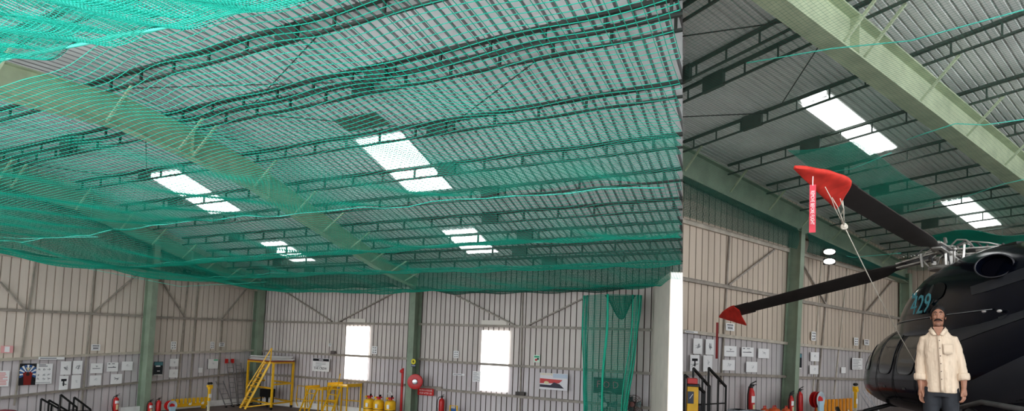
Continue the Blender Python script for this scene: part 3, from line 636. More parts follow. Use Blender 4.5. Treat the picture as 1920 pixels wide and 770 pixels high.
# fire hose reel
pc=(10.31, 1.61); RC=L(.72,pc[0],pc[1]); t=thing('fire_hose_reel','round red fire hose reel on the green column','hose reel',RC,.05)
mb=MB(); mb.lathe([(.02,0),(.29,0),(.30,.012),(.30,.03),(.285,.035),(.12,.03),(.12,.0)],(0,-.13,0),(0,-1,0),36); mb.build('front_disc','red',parent=t,smooth=35)
mb=MB(); mb.lathe([(.02,0),(.30,0),(.30,.02),(.02,.02)],(0,.0,0),(0,-1,0),36); mb.build('rear_disc','red',parent=t,smooth=35)
mb=MB()
for k in range(4):
    for j in range(2): mb.tube([((.20+.03*j)*math.cos(a),-.03-.025*k,(.20+.03*j)*math.sin(a)) for a in np.linspace(0,2*PI,28)],.013,6,cap=False)
mb.build('hose',mat('hose_dull_red',(.28,.03,.03),.6),parent=t,smooth=True)
mb=MB(); mb.lathe([(.001,0),(.05,0),(.10,.015),(.10,.05),(.06,.06),(.001,.06)],(0,-.145,0),(0,-1,0),18); mb.build('hub','alu',parent=t,smooth=40)
mb=MB(); mb.tube([(.0,.02,0),(.0,.14,0)],.03,8); mb.build('bracket','black',parent=t)
pA=(9.78, 1.89); mb=MB(); P0=RC
t=thing('water_riser_pipe','red water pipe standing left of the green column, feeding the reel','pipe',L(.70,pA[0]-.16,FL),YAWE)
mb=MB(); mb.tube([(0,0,0),(0,0,pA[1]+.22)],.05,10); mb.build('riser','red',parent=t,smooth=40)
mb=MB(); mb.tube([(0,0,pA[1]-.35),(.1,-.1,pA[1]-.48),(.13,-.12,pA[1]-.45)],.028,8); mb.build('branch','red',parent=t,smooth=40)
mb=MB(); mb.lathe([(.03,0),(.08,.01),(.08,.05),(.03,.06)],(0,-.03,pA[1]+.1),(0,-1,0),12); mb.bar((-.1,-.08,pA[1]+.1),(.1,-.08,pA[1]+.1),.02); mb.build('valve','red',parent=t)
# red sign
t,w,h=sheet('e',(10.08, 1.32, 10.89, 1.04),'wall_sign','red sign with two lines of white capitals beside the hose reel','sign','none',m='red',off=.2)
txt(t,'WATER IN PRESSURE',.098,(0,-.007,.60*h),'white',sx=.72); txt(t,'STOP AFTER USE',.105,(0,-.007,.18*h),'white',sx=.80)
sheet('e',(11.7, 2.9, 11.96, 2.61),'safety_notice','white notice with six small pictograms, left of second bright window','sign','six')
sheet('e',(11.72, 2.0, 12.28, 1.92),'label_strip','narrow white lettered strip below the six-pictogram notice','sign','strip')
sheet('e',(12.66, 2.13, 13.03, 1.72),'printed_notice','white text sheet at the left edge of second bright window','paper','text')
t,w,h=sheet('e',(15.36, 2.86, 15.63, 2.59),'safety_notice','pale green notice with a red mark, right of second bright window','sign','none',m=mat('pale_green_paper',(.66,.80,.68),.7))
mb=MB(); mb.box((-.4*w,-.008,.66*h),(.38*w,-.006,.88*h)); mb.build('heading','green',parent=t); mb=MB(); mb.ball((-.1*w,-.007,.34*h),(.2*w,.004,.16*h),10,5); mb.build('red_mark','inkred',parent=t); mb=MB(); mb.ball((.18*w,-.006,.48*h),(.16*w,.004,.14*h),10,5); mb.build('dark_mark','inkdark',parent=t)
t,w,h=sheet('e',(15.7, 2.22, 16.84, 1.61),'wall_poster','wide poster of a red shape over a dark vehicle, near the net curtain','poster','none',m=mat('poster_paper',(.78,.76,.79),.6),off=.2)
mb=MB(); mb.box((-.02*w,-.008,.72*h),(.49*w,-.006,.97*h)); mb.build('sky_field',mat('poster_pale_blue',(.55,.62,.72),.6),parent=t)
mb=MB(); mb.add([(-.49*w,-.009,.66*h),(.32*w,-.009,.62*h),(.20*w,-.009,.42*h),(-.49*w,-.009,.36*h)],[(0,1,2,3)]); mb.build('red_field','red',parent=t)
mb=MB(); mb.add([(-.49*w,-.011,.30*h),(-.1*w,-.011,.28*h),(.02*w,-.011,.46*h),(.22*w,-.011,.36*h),(.38*w,-.011,.12*h),(.1*w,-.011,.12*h),(-.49*w,-.011,.14*h)],[tuple(range(7))]); mb.build('dark_vehicle',mat('poster_dark',(.04,.035,.06),.5),parent=t)
txt(t,'AIRBORNE',.12,(-.26*w,-.008,.86*h),'cream',sx=.9); mb=MB(); mb.ball((-.25*w,-.011,.42*h),(.09*w,.003,.09*h),12,6); mb.build('pale_patch','cream',parent=t)
q=(14.68, 1.45, 15.07, 1.32); loc,yaw,w,h=onwall('e',q); t=thing('junction_box','dark louvred box on the lower rail right of second bright window','box',loc,yaw)
mb=MB(); mb.box((-w/2,-.1,0),(w/2,.0,h)); mb.build('case',mat('grey_box',(.10,.085,.08),.6),parent=t)
for k in range(3): MB().box((-w*.42,-.11,h*(.2+.27*k)),(0,-.1,h*(.3+.27*k))).build('louvre','black',parent=t)
t,w,h=sheet('e',(17.85, 2.17, 18.97, 1.61),'wall_banner','dark banner with three pink letters behind the net curtain','banner','none',m=mat('dark_banner',(.02,.022,.03),.5),off=.2)
txt(t,'F O D',.34,(-.02*w,-.008,.36*h),mat('pink_letters',(.75,.12,.25),.5),sx=.95)
# ------------------------------------------------------------------ same kinds of sheets in the helicopter bay
HB=', helicopter bay'
for q,lab,kind,sd in (((15.29, 3.54, 14.88, 3.11),'white sheet with round sketch, upper left of four-sheet block','draw',11),((14.71, 3.54, 14.31, 3.1),'white sheet with curled sketch, upper right of four-sheet block','draw',12),
    ((15.42, 3.08, 14.99, 2.64),'white sheet with bold black hammer-shaped print, lower left of four-sheet block','tool',13),((14.81, 3.08, 14.37, 2.63),'nearly blank white sheet, lower right of four-sheet block','faint',14),
    ((13.78, 3.38, 13.14, 3.07),'white landscape sheet with dark bar, upper row first right of four-sheet block','bar',15),((13.86, 2.97, 13.21, 2.66),'plain landscape sheet below the dark-bar sheet','faint',16),
    ((12.86, 3.37, 12.19, 3.08),'white landscape sheet with header boxes, middle of upper row','head2',17),((12.59, 2.93, 11.97, 2.61),'white landscape sheet with faint sketch, lower row nearest the column','faint',18),
    ((11.92, 3.35, 11.27, 3.05),'white landscape sheet with slanted stroke, upper row nearest the column','faint',19),
    ((8.5, 3.32, 7.86, 3.0),'upper of two stacked white sheets right of the column','faint',20),((8.54, 2.86, 7.9, 2.55),'lower of two stacked white sheets right of the column','faint',21)):
    sheet('r',q,'drawing_sheet',lab+HB,'paper',kind,group=G2,seed=sd)
sheet('r',(13.72, 4.05, 13.28, 3.83),'safety_notice','small white notice with bold black lines below the red blade cover'+HB,'sign','notice')
sheet('r',(15.76, 3.73, 15.17, 3.68),'label_strip','white lettered strip at the left end of the middle rail'+HB,'sign','strip',off=.14)
darkposter('r',(9.72, 3.25, 9.12, 2.74),'dark night-scene poster just right of the column'+HB)
sheet('r',(6.08, 2.81, 5.72, 2.59),'label_card','small blank white card left of the framed board'+HB,'paper','none')
t,w,h=sheet('r',(5.17, 3.17, 4.23, 2.73),'notice_board','white board with dark edge next to the helicopter nose'+HB,'sign','text')
mb=MB(); mb.box((-w*.54,-.01,-.02),(-w*.5,.0,h+.01)); mb.build('frame','black',parent=t)
sheet('r',(8.45, 4.04, 8.12, 3.72),'safety_notice','tall white pictogram notice above the stacked sheets'+HB,'sign','six')
sheet('r',(4.99, 3.96, 4.62, 3.66),'safety_notice','narrow white pictogram notice above the framed board'+HB,'sign','six')
sheet('r',(4.07, 3.92, 3.6, 3.7),'safety_notice','small white lettered notice nearest the helicopter nose'+HB,'sign','notice')
# small stickers along the lowest rails
for i,(a,b) in enumerate(((0.25,1),)): pass
# ------------------------------------------------------------------ things standing on the floor of the wide bay
def place(u,v,z=0.): return tuple(L(u,v,z))
def extinguisher(loc,rz,label,s=1.,group='red fire extinguishers',band=True,rad=1.):
    t=thing('fire_extinguisher',label,'fire extinguisher',loc,rz,group)
    mb=MB(); q_=s*rad; mb.lathe([(.001,0),(.085*q_,0),(.09*q_,.015*s),(.09*q_,.48*s),(.075*q_,.545*s),(.035*s,.575*s),(.03*s,.60*s),(.001,.60*s)],n=20); mb.build('cylinder','red',parent=t,smooth=40)
    mb=MB(); mb.lathe([(.001,.595*s),(.03*s,.60*s),(.03*s,.645*s),(.02*s,.66*s),(.001,.66*s)],n=10); mb.tube([(0,0,.63*s),(.05*s,-.02*s,.64*s)],.012*s,6); mb.build('valve','black',parent=t,smooth=40)
    mb=MB(); mb.bar((-.02*s,0,.665*s),(.10*s,-.03*s,.715*s),.022*s,.012*s); mb.bar((-.02*s,0,.655*s),(.10*s,-.03*s,.655*s),.022*s,.012*s); mb.build('handle','black',parent=t)
    mb=MB(); mb.tube([(-.02*s,0,.63*s),(-.10*s,-.02*s,.62*s),(-.15*s,-.03*s,.50*s),(-.155*s,-.03*s,.30*s),(-.125*s,-.03*s,.14*s),(-.105*s,-.02*s,.10*s)],.012*s,7); mb.build('hose','rubber',parent=t,smooth=True)
    if band:
        mb=MB(); mb.grid([[(.0915*q_*math.sin(a),-.0915*q_*math.cos(a),z*s) for a in np.linspace(-.9,.9,9)] for z in (.36,.47)]); mb.build('label_sheet','white',parent=t)
        mb=MB(); mb.grid([[(.0912*q_*math.sin(a),-.0912*q_*math.cos(a),z*s) for a in np.linspace(-.5,.5,7)] for z in (.14,.33)]); mb.build('instruction_band','cream',parent=t)
    return t
q=(6.74, 0.79); extinguisher(place(q[0],.22,q[1]-.74),YAWG,'red fire extinguisher on the end wall below the white sheets, wide bay',1.05)
q=(11.37, 1.11); extinguisher(place(.3,q[0],q[1]-.86),YAWE,'red extinguisher with black handle right of the red hose-reel sign',1.25,band=False)
q=(5.57, 0.55); extinguisher(place(q[0]+.10,.70,q[1]-.70),YAWG,'red and tan banded extinguisher nearest the end-wall column, wide bay',1.)
q=(5.45, 0.62); extinguisher(place(q[0],.9,q[1]-.72),YAWG,'tall red extinguisher with open black handle beside the end-wall column, wide bay',1.05,band=False)
# hose wheel behind
q=(5.27, 0.3); t=thing('hose_reel_cart','small red reel wound with pale hose, left of the yellow slotted rack, wide bay','hose reel',place(q[0]-.12,1.2,q[1]),YAWG)
def hosecart(t,s=1.):
    mb=MB(); mb.lathe([(.02,-.08),(.2*s,-.08),(.2*s,-.06),(.08,-.05),(.08,.05),(.2*s,.06),(.2*s,.08),(.02,.08)],(0,0,0),(.2,1,0),20); mb.build('drum','red',parent=t,smooth=35)
    mb=MB()
    for k in range(5): mb.tube([((.11+.022*k)*s*math.cos(a),-.09-.01*k,(.11+.022*k)*s*math.sin(a)) for a in np.linspace(0,2*PI,24)],.012*s,6,cap=False)
    mb.build('hose',mat('pale_hose',(.55,.62,.66),.5),parent=t,smooth=True)
    mb=MB(); mb.box((-.12*s,-.16,-.55*s),(.12*s,-.10,-.03)); mb.build('blue_wrap',mat('pale_blue_wrap',(.45,.62,.72),.6),parent=t)
    mb=MB(); mb.bar((0,0,0),(-.2*s,0,-.72*s),.03); mb.bar((0,0,0),(.2*s,0,-.72*s),.03); mb.build('stand','red',parent=t)
hosecart(t)
# slotted yellow rack
def slotrack(a,b,z0,h,xf,label,n=9,m='yellow'):
    a=V(a);b=V(b); d=b-a; d.z=0; Ln=d.length; yaw=math.atan2(d.y,d.x); t=thing('slotted_rack',label,'rack',((a.x+b.x)/2,(a.y+b.y)/2,z0),yaw)
    mb=MB(); mb.box((-Ln/2,-.14,h*.40),(Ln/2,-.11,h*.55)); mb.box((-Ln/2-.03,-.18,h*.30),(Ln/2+.03,.12,h*.40)); mb.build('tray',m,parent=t)
    p=Ln/n
    for k in range(n):
        x=-Ln/2+p*(k+.5); MB().box((x-p*.32,-.14,h*.5),(x+p*.32,-.11,h)).build('upright',m,parent=t)
    for x in (-Ln/2+.1,Ln/2-.1): MB().box((x-.04,-.12,0),(x+.04,.08,h*.31)).build('leg',m,parent=t)
    for x in (.02,Ln*.36): 
        mb=MB(); mb.add([(x-.10,-.16,h*.42),(x+.02,-.165,h*.38),(x+.07,-.16,h*.56),(x-.05,-.155,h*.62)],[(0,1,2,3)]); mb.build('tag_card','white',parent=t)
    return t
ra=(4.8, 0.38); rb_=(3.08, 0.57)
slotrack(L(ra[0],.55,0),L(rb_[0],.55,0),FL,(ra[1]+rb_[1])/2+.02,L,'yellow slotted rack along the end wall, wide bay')
# dark red bucket in front of it
q=(7.04, 5.17); t=thing('bucket','dark red round bucket in front of the yellow slotted rack','bucket',place(q[0],q[1],.0))
mb=MB(); mb.lathe([(.001,0),(.16,0),(.20,.42),(.21,.44),(.19,.44),(.001,.40)],n=18); mb.build('body',mat('dark_red',(.12,.015,.02),.5),parent=t,smooth=40); mb=MB(); mb.tube([(.2*math.cos(a),.02,.42+.1*math.sin(a)) for a in np.linspace(0,PI,10)],.006,5); mb.build('handle','alu',parent=t)
# upright levelling post
def levelpost(loc,h,label,yaw):
    t=thing('levelling_stand',label,'stand',loc,yaw)
    mb=MB(); mb.box((-.035,-.03,0),(.035,.03,h*.86)); mb.build('post',mat('pale_post',(.62,.58,.45),.5),parent=t)
    mb=MB(); mb.box((-.04,-.035,h*.40),(.04,.035,h*.86)); mb.build('yellow_sleeve','yellow',parent=t)
    mb=MB(); mb.box((-.11,-.05,h*.84),(.11,.05,h*.90)); mb.box((-.05,-.07,h*.78),(.09,.07,h*.84)); mb.build('head','yellow',parent=t)
    mb=MB(); mb.ball((-.05,0,h*.95),(.06,.06,.05)); mb.ball((.06,0,h*.95),(.06,.06,.05)); mb.build('knob','black',parent=t,smooth=True)
    mb=MB(); mb.box((-.06,-.055,h*.5),(.06,-.045,h*.62)); mb.build('label_sheet','white',parent=t)
    mb=MB(); mb.box((-.18,-.18,0),(.18,.18,.03)); mb.build('base','yellow',parent=t); return t
q=(4.27, 2.38); levelpost(place(q[0],q[1]),1.29,'slim yellow and white post with black knobs left of the aluminium ladders',YAWG)
# ladders leaning on the end wall
def ladder(foot,top,w,label,m='alu2',n=9,rail=.04,caps=True):
    foot=V(foot); top=V(top); d=top-foot; yaw=math.atan2(d.y,d.x)-PI/2; t=thing('leaning_ladder',label,'ladder',foot,yaw,'aluminium ladders leaning in the corner')
    Lh=math.hypot(d.x,d.y); a=V((0,0,0)); b=V((0,Lh,d.z))
    for s in (-1,1):
        mb=MB(); mb.bar(a+V((s*w/2,0,0)),b+V((s*w/2,0,0)),rail*.6,rail,(0,1,0)); mb.build('rail',m,parent=t)
        mb=MB(); mb.box((s*w/2-.03,-.04,-.0),(s*w/2+.03,.04,.05)); mb.build('foot','rubber',parent=t)
    for k in range(n):
        c=a.lerp(b,(k+.7)/(n+.3)); mb=MB(); mb.tube([c-V((w/2,0,0)),c+V((w/2,0,0))],.014,6); mb.build('rung',m,parent=t)
    if caps:
        for s in (-1,1): MB().box((s*w/2-.05,Lh-.06,d.z-.16),(s*w/2+.05,Lh+.04,d.z+.04)).build('end_cap','red',parent=t)
    return t
def lad(fu,fv,tu,tv,tz,w,label,**k): return ladder(L(fu,fv,FL),L(tu,tv,tz),w,label,**k)
lad(2.12,.95,2.12,.14,1.12,.36,'short plain aluminium ladder, lowest of those leaning on the end wall',n=5,caps=False)
lad(1.66,.72,1.66,.14,2.09,.30,'tall aluminium ladder with red end caps, nearer of the pair in the corner')
lad(1.16,.55,1.16,.14,1.94,.28,'tall aluminium ladder behind the red-capped one, nearest the yellow stair',caps=False,n=10)
lad(.72,.50,.72,.14,1.68,.26,'narrow aluminium ladder in the corner nearest the green column',n=6,caps=False)
# wheeled yellow access platform with stair
def platform():
    u0,u1,v0,v1,H=0.,1.,0.,1.,2.10          # fractions of the deck: u from the far to the near side, v from the left to the right end
    Nn=V((1.75,3.20)); Ll=V((1.15,.84)); Rr=V((.42,3.02))
    o=L(Ll.x+Rr.x-Nn.x,Ll.y+Rr.y-Nn.y,0); t=thing('access_platform','tall yellow wheeled access platform with a steep stair, standing in the far corner','platform',o,YAWE)
    def P(u,v,z):
        q=Rr+(Nn-Rr)*u+(Ll-Nn)*(1-v); p=L(q.x,q.y,z)-o; c,s_=math.cos(-YAWE),math.sin(-YAWE); return V((p.x*c-p.y*s_,p.x*s_+p.y*c,p.z))
    for u in (u0,u1):
        for v in (v0,v1):
            MB().bar(P(u,v,.12),P(u,v,H),.075).build('leg','yellow',parent=t)
            w=MB(); w.lathe([(.001,-.03),(.06,-.03),(.07,0),(.06,.03),(.001,.03)],P(u,v,.07),(1,.2,0),14); c=w.build('caster','rubber',parent=t,smooth=40)
            MB().bar(P(u,v,.07),P(u,v,.16),.05).build('fork','black',parent=c)
    for z in (H-.03,1.12,.28):
        for a,b in (((u0,v0),(u0,v1)),((u1,v0),(u1,v1)),((u0,v0),(u1,v0)),((u0,v1),(u1,v1))):
            if z==1.12 and a[0]==u1 and b[0]==u1: z_=.95
            else: z_=z
            MB().bar(P(*a,z_),P(*b,z_),.05,.07).build('rail','yellow',parent=t)
    mb=MB(); mb.prism([P(u0-.03,v0-.02,H),P(u1+.03,v0-.02,H),P(u1+.03,v1+.02,H),P(u0-.03,v1+.02,H)],(0,0,.045)); mb.build('deck',mat('red_brown_deck',(.30,.06,.03),.6),parent=t)
    # stair on the near side
    f=(1.62,.42); e=(1.03,.80); w=.20
    for s in (-.5,.5):
        MB().bar(P(f[0],f[1]+s*w,.02),P(e[0],e[1]+s*w,H),.05,.09).build('stringer','yellow',parent=t)
    MB().bar(P(f[0],f[1]+.5*w,.9),P(e[0]-.02,e[1]+.5*w,H+.62),.04).build('handrail','yellow',parent=t)
    MB().bar(P(e[0],e[1]+.5*w,H),P(e[0]-.02,e[1]+.5*w,H+.62),.04).build('handrail','yellow',parent=t)
    for k in range(10):
        a=(k+.6)/10; u=f[0]+(e[0]-f[0])*a; v=f[1]+(e[1]-f[1])*a; z=H*a
        MB().bar(P(u,v-w/2,z),P(u,v+w/2,z),.10,.03).build('tread','yellow',parent=t)
    MB().bar(P(f[0],f[1]-w/2,.10),P(u1,v0+.3,.28),.05).build('brace','yellow',parent=t); MB().bar(P(f[0],f[1]+w/2,.10),P(u1,v1,.28),.05).build('brace','yellow',parent=t)
    c=P(.5,.5,0); return t,H,(Nn,Ll,Rr)
PLAT,PH,(pN,pL,pR)=platform(); pc_=(pL+pR)/2; pd_=L(pN.x,pN.y,0)-L(pL.x,pL.y,0); PYAW=math.atan2(pd_.y,pd_.x)
rng=random.Random(5)
for k,(lab) in enumerate(('bottom white panel of the loose stack on the yellow platform','second white panel from the bottom of the stack on the yellow platform','third grey-white panel of the stack on the yellow platform','topmost white panel of the stack on the yellow platform')):
    t=thing('loose_panel',lab,'panel',L(pc_.x,pc_.y+.08*rng.uniform(-1,1),PH+.047+k*.05),PYAW+rng.uniform(-.10,.10),'white panels stacked on the yellow platform')
    mb=MB(); w=.9+.12*rng.random(); mb.box((-w,-.52,0),(w,.52,.04)); mb.build('sheet','white' if k!=2 else mat('grey_white',(.6,.58,.56),.7),parent=t,bevel=.01)
# low yellow barrier behind
t=thing('wall_barrier','low yellow tubular barrier standing along the far wall behind the stands','barrier',L(.3,3.2,0),YAWE)
for x0,x1 in ((0,.75),(.85,2.6)):
    mb=MB(); mb.tube([(x0+.12,0,.08),(x0,0,.30),(x0+.05,0,1.02),(x1,0,1.0),(x1-.06,0,.30),(x1,0,.08)],.022,6); mb.build('frame','yellow',parent=t,smooth=True)
    MB().bar((x0,0,.42),(x1-.05,0,.40),.03).build('crossbar','yellow',parent=t)
# dark case under the platform
t=thing('tool_case','black case standing on legs under the yellow platform','case',L(.85,1.9,0),YAWE)
mb=MB(); mb.box((-.28,-.2,.45),(.28,.2,.82)); mb.build('body','black',parent=t,bevel=.02)
for x in (-.22,.22):
    for y in (-.15,.15): MB().box((x-.02,y-.02,0),(x+.02,y+.02,.46)).build('leg','black',parent=t)
# two small yellow step stands
def stepstand(loc,yaw,W_,D,H,label,steps,lean):
    t=thing('step_stand',label,'step stand',loc,yaw,'yellow step stands')
    for x in (-W_/2,W_/2):
        for y in (0,D): MB().bar((x,y,0),(x,y,H),.045).build('leg','yellow',parent=t)
    mb=MB(); mb.box((-W_/2-.03,-.03,H-.05),(W_/2+.03,D+.03,H)); mb.box((-W_/2-.03,-.03,H),(-W_/2,D+.03,H+.09)); mb.box((W_/2,-.03,H),(W_/2+.03,D+.03,H+.09)); mb.build('deck','yellow',parent=t)
    for x in (-W_*.32,W_*.18): MB().bar((x-.12*lean,-.42,0),(x+.06*lean,-.02,H),.04,.06).build('stringer','yellow',parent=t)
    for k in range(steps):
        a=(k+.7)/(steps+.4); y=-.42+.40*a; x=-.07*W_-.12*lean+.18*lean*a; MB().bar((x-W_*.25,y,H*a),(x+W_*.25,y,H*a),.09,.03).build('tread','yellow',parent=t)
    MB().bar((-W_/2,D,H*.45),(W_/2,D,H*.45),.035).build('brace','yellow',parent=t)
    return t
q=(0.66, 5.35); stepstand(place(1.2,q[1]-.15),YAWE,1.0,.75,1.05,'lower yellow step stand, nearer the tall access platform',3,.5)
q=(0.45, 6.47); t=stepstand(place(1.1,q[1]+.0),YAWE,1.1,.8,1.25,'taller yellow step stand in front of the first bright window',5,1.)
MB().bar((.05,-.05,1.25),(.12,-.02,1.75),.025).build('handrail','yellow',parent=t)
# three yellow drums with red pump heads
for i,(px,lab) in enumerate(((0,'left'),(1,'mid'),(2,'right'))): pass
def drum(u,v,label,m='yellow'):
    t=thing('pump_drum',label,'drum',place(u,v),YAWE,'yellow drums with red pump heads')
    mb=MB(); mb.lathe([(.001,0),(.20,0),(.22,.04),(.225,.25),(.22,.46),(.212,.48),(.22,.50),(.22,.70),(.19,.78),(.10,.83),(.001,.83)],n=22); mb.build('body',m,parent=t,smooth=40)
    mb=MB(); mb.lathe([(.226,.42),(.232,.43),(.226,.44)],n=22); mb.build('strap','black',parent=t)
    mb=MB(); mb.lathe([(.001,.82),(.07,.82),(.07,.93),(.001,.93)],n=12); mb.bar((-.12,0,.90),(.14,0,.92),.07,.06); mb.build('pump_head','red',parent=t)
    mb=MB(); mb.lathe([(.001,0),(.045,0),(.045,.05),(.001,.05)],(-.13,-.03,.89),(0,-1,0),12); mb.build('gauge','yellow',parent=t); mb=MB(); mb.box((.06,-.05,.9),(.1,.02,1.02)); mb.build('lever','black',parent=t)
    mb=MB(); mb.box((.02,-.236,.50),(.14,-.222,.66)); mb.build('label_sheet','white',parent=t)
    return t
qa=(1.23, 8.39); qb=(1.07, 8.83); qc=(0.89, 9.3)
drum(1.15,qb[1]-.54,'leftmost yellow drum with a red pump head, by the step stand'); drum(1.22,qb[1]+.02,'middle yellow drum with a red pump head'); DR=drum(1.15,qb[1]+.57,'rightmost yellow drum with a red pump head, by the hose reel')
mb=MB(); mb.tube([(-.14,.05,.93),(-.2,.05,1.08),(-.12,.05,1.17),(.0,.05,1.12),(.04,.05,.93)],.014,6); mb.build('looped_hose','white',parent=DR,smooth=True)
# yellow frame past the extinguisher
q=(12.11, 0.76); t=thing('trolley_frame','yellow tubular trolley frame on the far wall side, right of the extinguisher','trolley',place(.55,q[0],0),YAWE)
hh=q[1]
mb=MB(); mb.tube([(-.16,0,0),(-.16,0,hh),(.16,0,hh),(.16,0,0)],.03,7); mb.build('frame','yellow',parent=t,smooth=True); mb=MB(); mb.box((-.15,.02,.1),(.15,.06,hh-.12)); mb.build('panel','blue',parent=t)
# pedestal fans behind the curtain
def fan(loc,yaw,z,r,label,m,hubm):
    t=thing('pedestal_fan',label,'fan',loc,yaw)
    mb=MB(); mb.tube([(0,.05,0),(0,.05,z)],.025,8); mb.build('pole','black',parent=t); mb=MB(); mb.lathe([(.001,0),(.25,0),(.22,.04),(.001,.06)],n=20); mb.build('base','black',parent=t)
    mb=MB()
    for rr in (r,r*.8,r*.6,r*.4): mb.tube([(rr*math.cos(a),-.10-.06*(1-rr/r),z+rr*math.sin(a)) for a in np.linspace(0,2*PI,30)],.006,5,cap=False)
    for k in range(16):
        a=2*PI*k/16; mb.tube([(0,-.17,z),(r*math.cos(a),-.10,z+r*math.sin(a))],.004,4)
    mb.tube([(r*math.cos(a),.04,z+r*math.sin(a)) for a in np.linspace(0,2*PI,30)],.006,5,cap=False)
    for k in range(8):
        a=2*PI*k/8; mb.tube([(r*math.cos(a),-.10,z+r*math.sin(a)),(r*math.cos(a),.04,z+r*math.sin(a))],.005,4)
    mb.build('guard',m,parent=t,smooth=True)
    mb=MB(); mb.lathe([(.001,.02),(.09,.02),(.09,0),(.001,0)],(0,-.17,z),(0,-1,0),16); mb.build('hub_badge',hubm,parent=t)
    for k in range(3):
        a=2*PI*k/3; d=V((math.cos(a),0,math.sin(a))); n=V((-d.z,0,d.x)); c=V((0,-.05,z))
        mb=MB(); mb.add([c+d*.06-n*.04,c+d*.06+n*.04+V((0,.04,0)),c+d*r*.85+n*.14+V((0,.05,0)),c+d*r*.85-n*.10],[(0,1,2,3)]); mb.build('blade',mat('fan_blade',(.12,.2,.2),.4),parent=t)
    mb=MB(); mb.lathe([(.001,0),(.08,0),(.08,.14),(.001,.16)],(0,.0,z),(0,1,0),14); mb.build('motor','black',parent=t); return t
q=(18.53, 1.28); fan(place(.75,q[0]),YAWE,q[1],.46,'large pedestal fan with a white hub behind the net curtain','alu','white')
q=(19.46, 1.35); fan(place(.6,q[0]),YAWE,q[1],.30,'smaller dark brown fan right of the net curtain by the door seal',mat('brown_wire',(.12,.05,.05),.5),mat('brown_hub',(.20,.08,.07),.5))
# black stair rails at the left
def rails(o,yaw,segs,label,name='stair_railing'):
    t=thing(name,label,'railing',o,yaw)
    return t
def railset(xf,pts,base,label,off,posts=True):
    o=xf(pts[0][0][0],off,base); t=thing('stair_railing',label,'railing',o,0.)
    for (a,b) in pts:
        p=xf(a[0],off,a[1])-o; q=xf(b[0],off,b[1])-o
        MB().bar(p,q,.05).build('handrail','black',parent=t)
        for s in (0.,.55,1.):
            c=p.lerp(q,s); MB().bar((c.x,c.y,0),c,.04).build('post','black',parent=t)
        if posts:
            MB().bar((p.x,p.y,(p.z)*.45),(q.x,q.y,(p.z)*.45),.03).build('crossbar','black',parent=t)
    return t
railset(L,[((9.95, 0.9),(9.37, 0.51)),((9.72, 0.84),(9.16, 0.46))],.05,'black stair railing, leftmost pair of slanted rails, wide bay',1.6)
railset(L,[((9.53, 1.03),(9.0, 0.57)),((9.11, 0.92),(8.55, 0.46))],.05,'black stair railing, right pair of slanted rails below the sheets, wide bay',1.9)
q=(10.12, 1.88); t=thing('round_cover','dull maroon domed cover at the left bottom below the figure poster','cover',place(q[0]+.5,q[1]-1.0,0))
mb=MB(); mb.lathe([(.5,0),(.5,.25),(.42,.42),(.25,.52),(.001,.56)],n=24); mb.build('dome',mat('maroon_cloth',(.28,.08,.10),.8),parent=t,smooth=True); mb=MB(); mb.lathe([(.5,0),(.53,0),(.53,.03),(.5,.03)],n=24); mb.build('rim','rubber',parent=t)
# floodlight under the net on the end wall
q=(4.26, 5.85); t=thing('floodlight','small dark floodlight under the net on the end wall, wide bay','lamp',L(q[0],.4,q[1]),YAWG)
mb=MB(); mb.box((-.14,-.06,-.08),(.14,.06,.08)); mb.build('housing','black',parent=t,bevel=.01); mb=MB(); mb.box((-.11,-.066,-.02),(.11,-.06,.05)); mb.build('lens',mat('pale_lens',(.7,.75,.78),.3),parent=t); MB().bar((0,.06,0),(0,.34,0),.03).build('bracket','black',parent=t)
# ------------------------------------------------------------------ helicopter bay, wall foot
def placeR(u,v,z=1.15): return tuple(R(u,v,z))
q=(12.64, 2.37); extinguisher(placeR(q[0],.32,q[1]-1.30),YAWR,'large red extinguisher on the wall beside the black stair rails, helicopter bay',1.8,rad=.66)
q=(11.25, 2.04); extinguisher(placeR(q[0],.9,q[1]-.85),YAWR,'tan banded extinguisher half hidden by the column, helicopter bay',1.25,rad=.75)
q=(10.69, 2.19); extinguisher(placeR(q[0],.9,q[1]-.95),YAWR,'tall red extinguisher with open black handle right of the column, helicopter bay',1.35,band=False,rad=.8)
q=(10.63, 1.83); t=thing('hose_reel_cart','red reel wound with pale hose left of the orange slotted rack, helicopter bay','hose reel',placeR(q[0]-.2,1.35,q[1]),YAWR); hosecart(t,1.25)
ra=(9.34, 1.73); rb_=(6.52, 1.66)
slotrack(R(ra[0],.6,0),R(rb_[0],.6,0),ra[1]-1.0,1.0,R,'orange slotted rack along the wall behind the helicopter nose',10,'orange')
q=(7.54, 2.34); levelpost(placeR(q[0],1.3,q[1]-1.45),1.45,'slim yellow and white post with black knob beside the helicopter nose',YAWR)
def ladR(a,b,z0,z1,off,label,w=.34):
    f=R(a,off,z0); tp=R(b,off-.5,z1); t=ladder(f,tp,w,label,n=7,caps=False); t['group']='aluminium ladders by the helicopter nose'
fa=(5.41, 1.29); fb=(5.71, 2.09); ladR(fa[0],fb[0],fa[1]-.1,fb[1],1.0,'aluminium ladder leaning left of the helicopter nose')
fa=(5.22, 1.31); fb=(5.57, 1.97); ladR(fa[0],fb[0],fa[1]-.1,fb[1],1.2,'second aluminium ladder, closer to the helicopter belly')
railset(R,[((17.1, 2.77),(16.42, 2.32)),((16.48, 2.78),(15.73, 2.32))],1.2,'black stair railing, taller pair of slanted rails below the sheets, helicopter bay',1.6)
railset(R,[((18.13, 2.64),(17.39, 2.25))],1.2,'black stair railing nearest the yellow cart, helicopter bay',2.2,False)
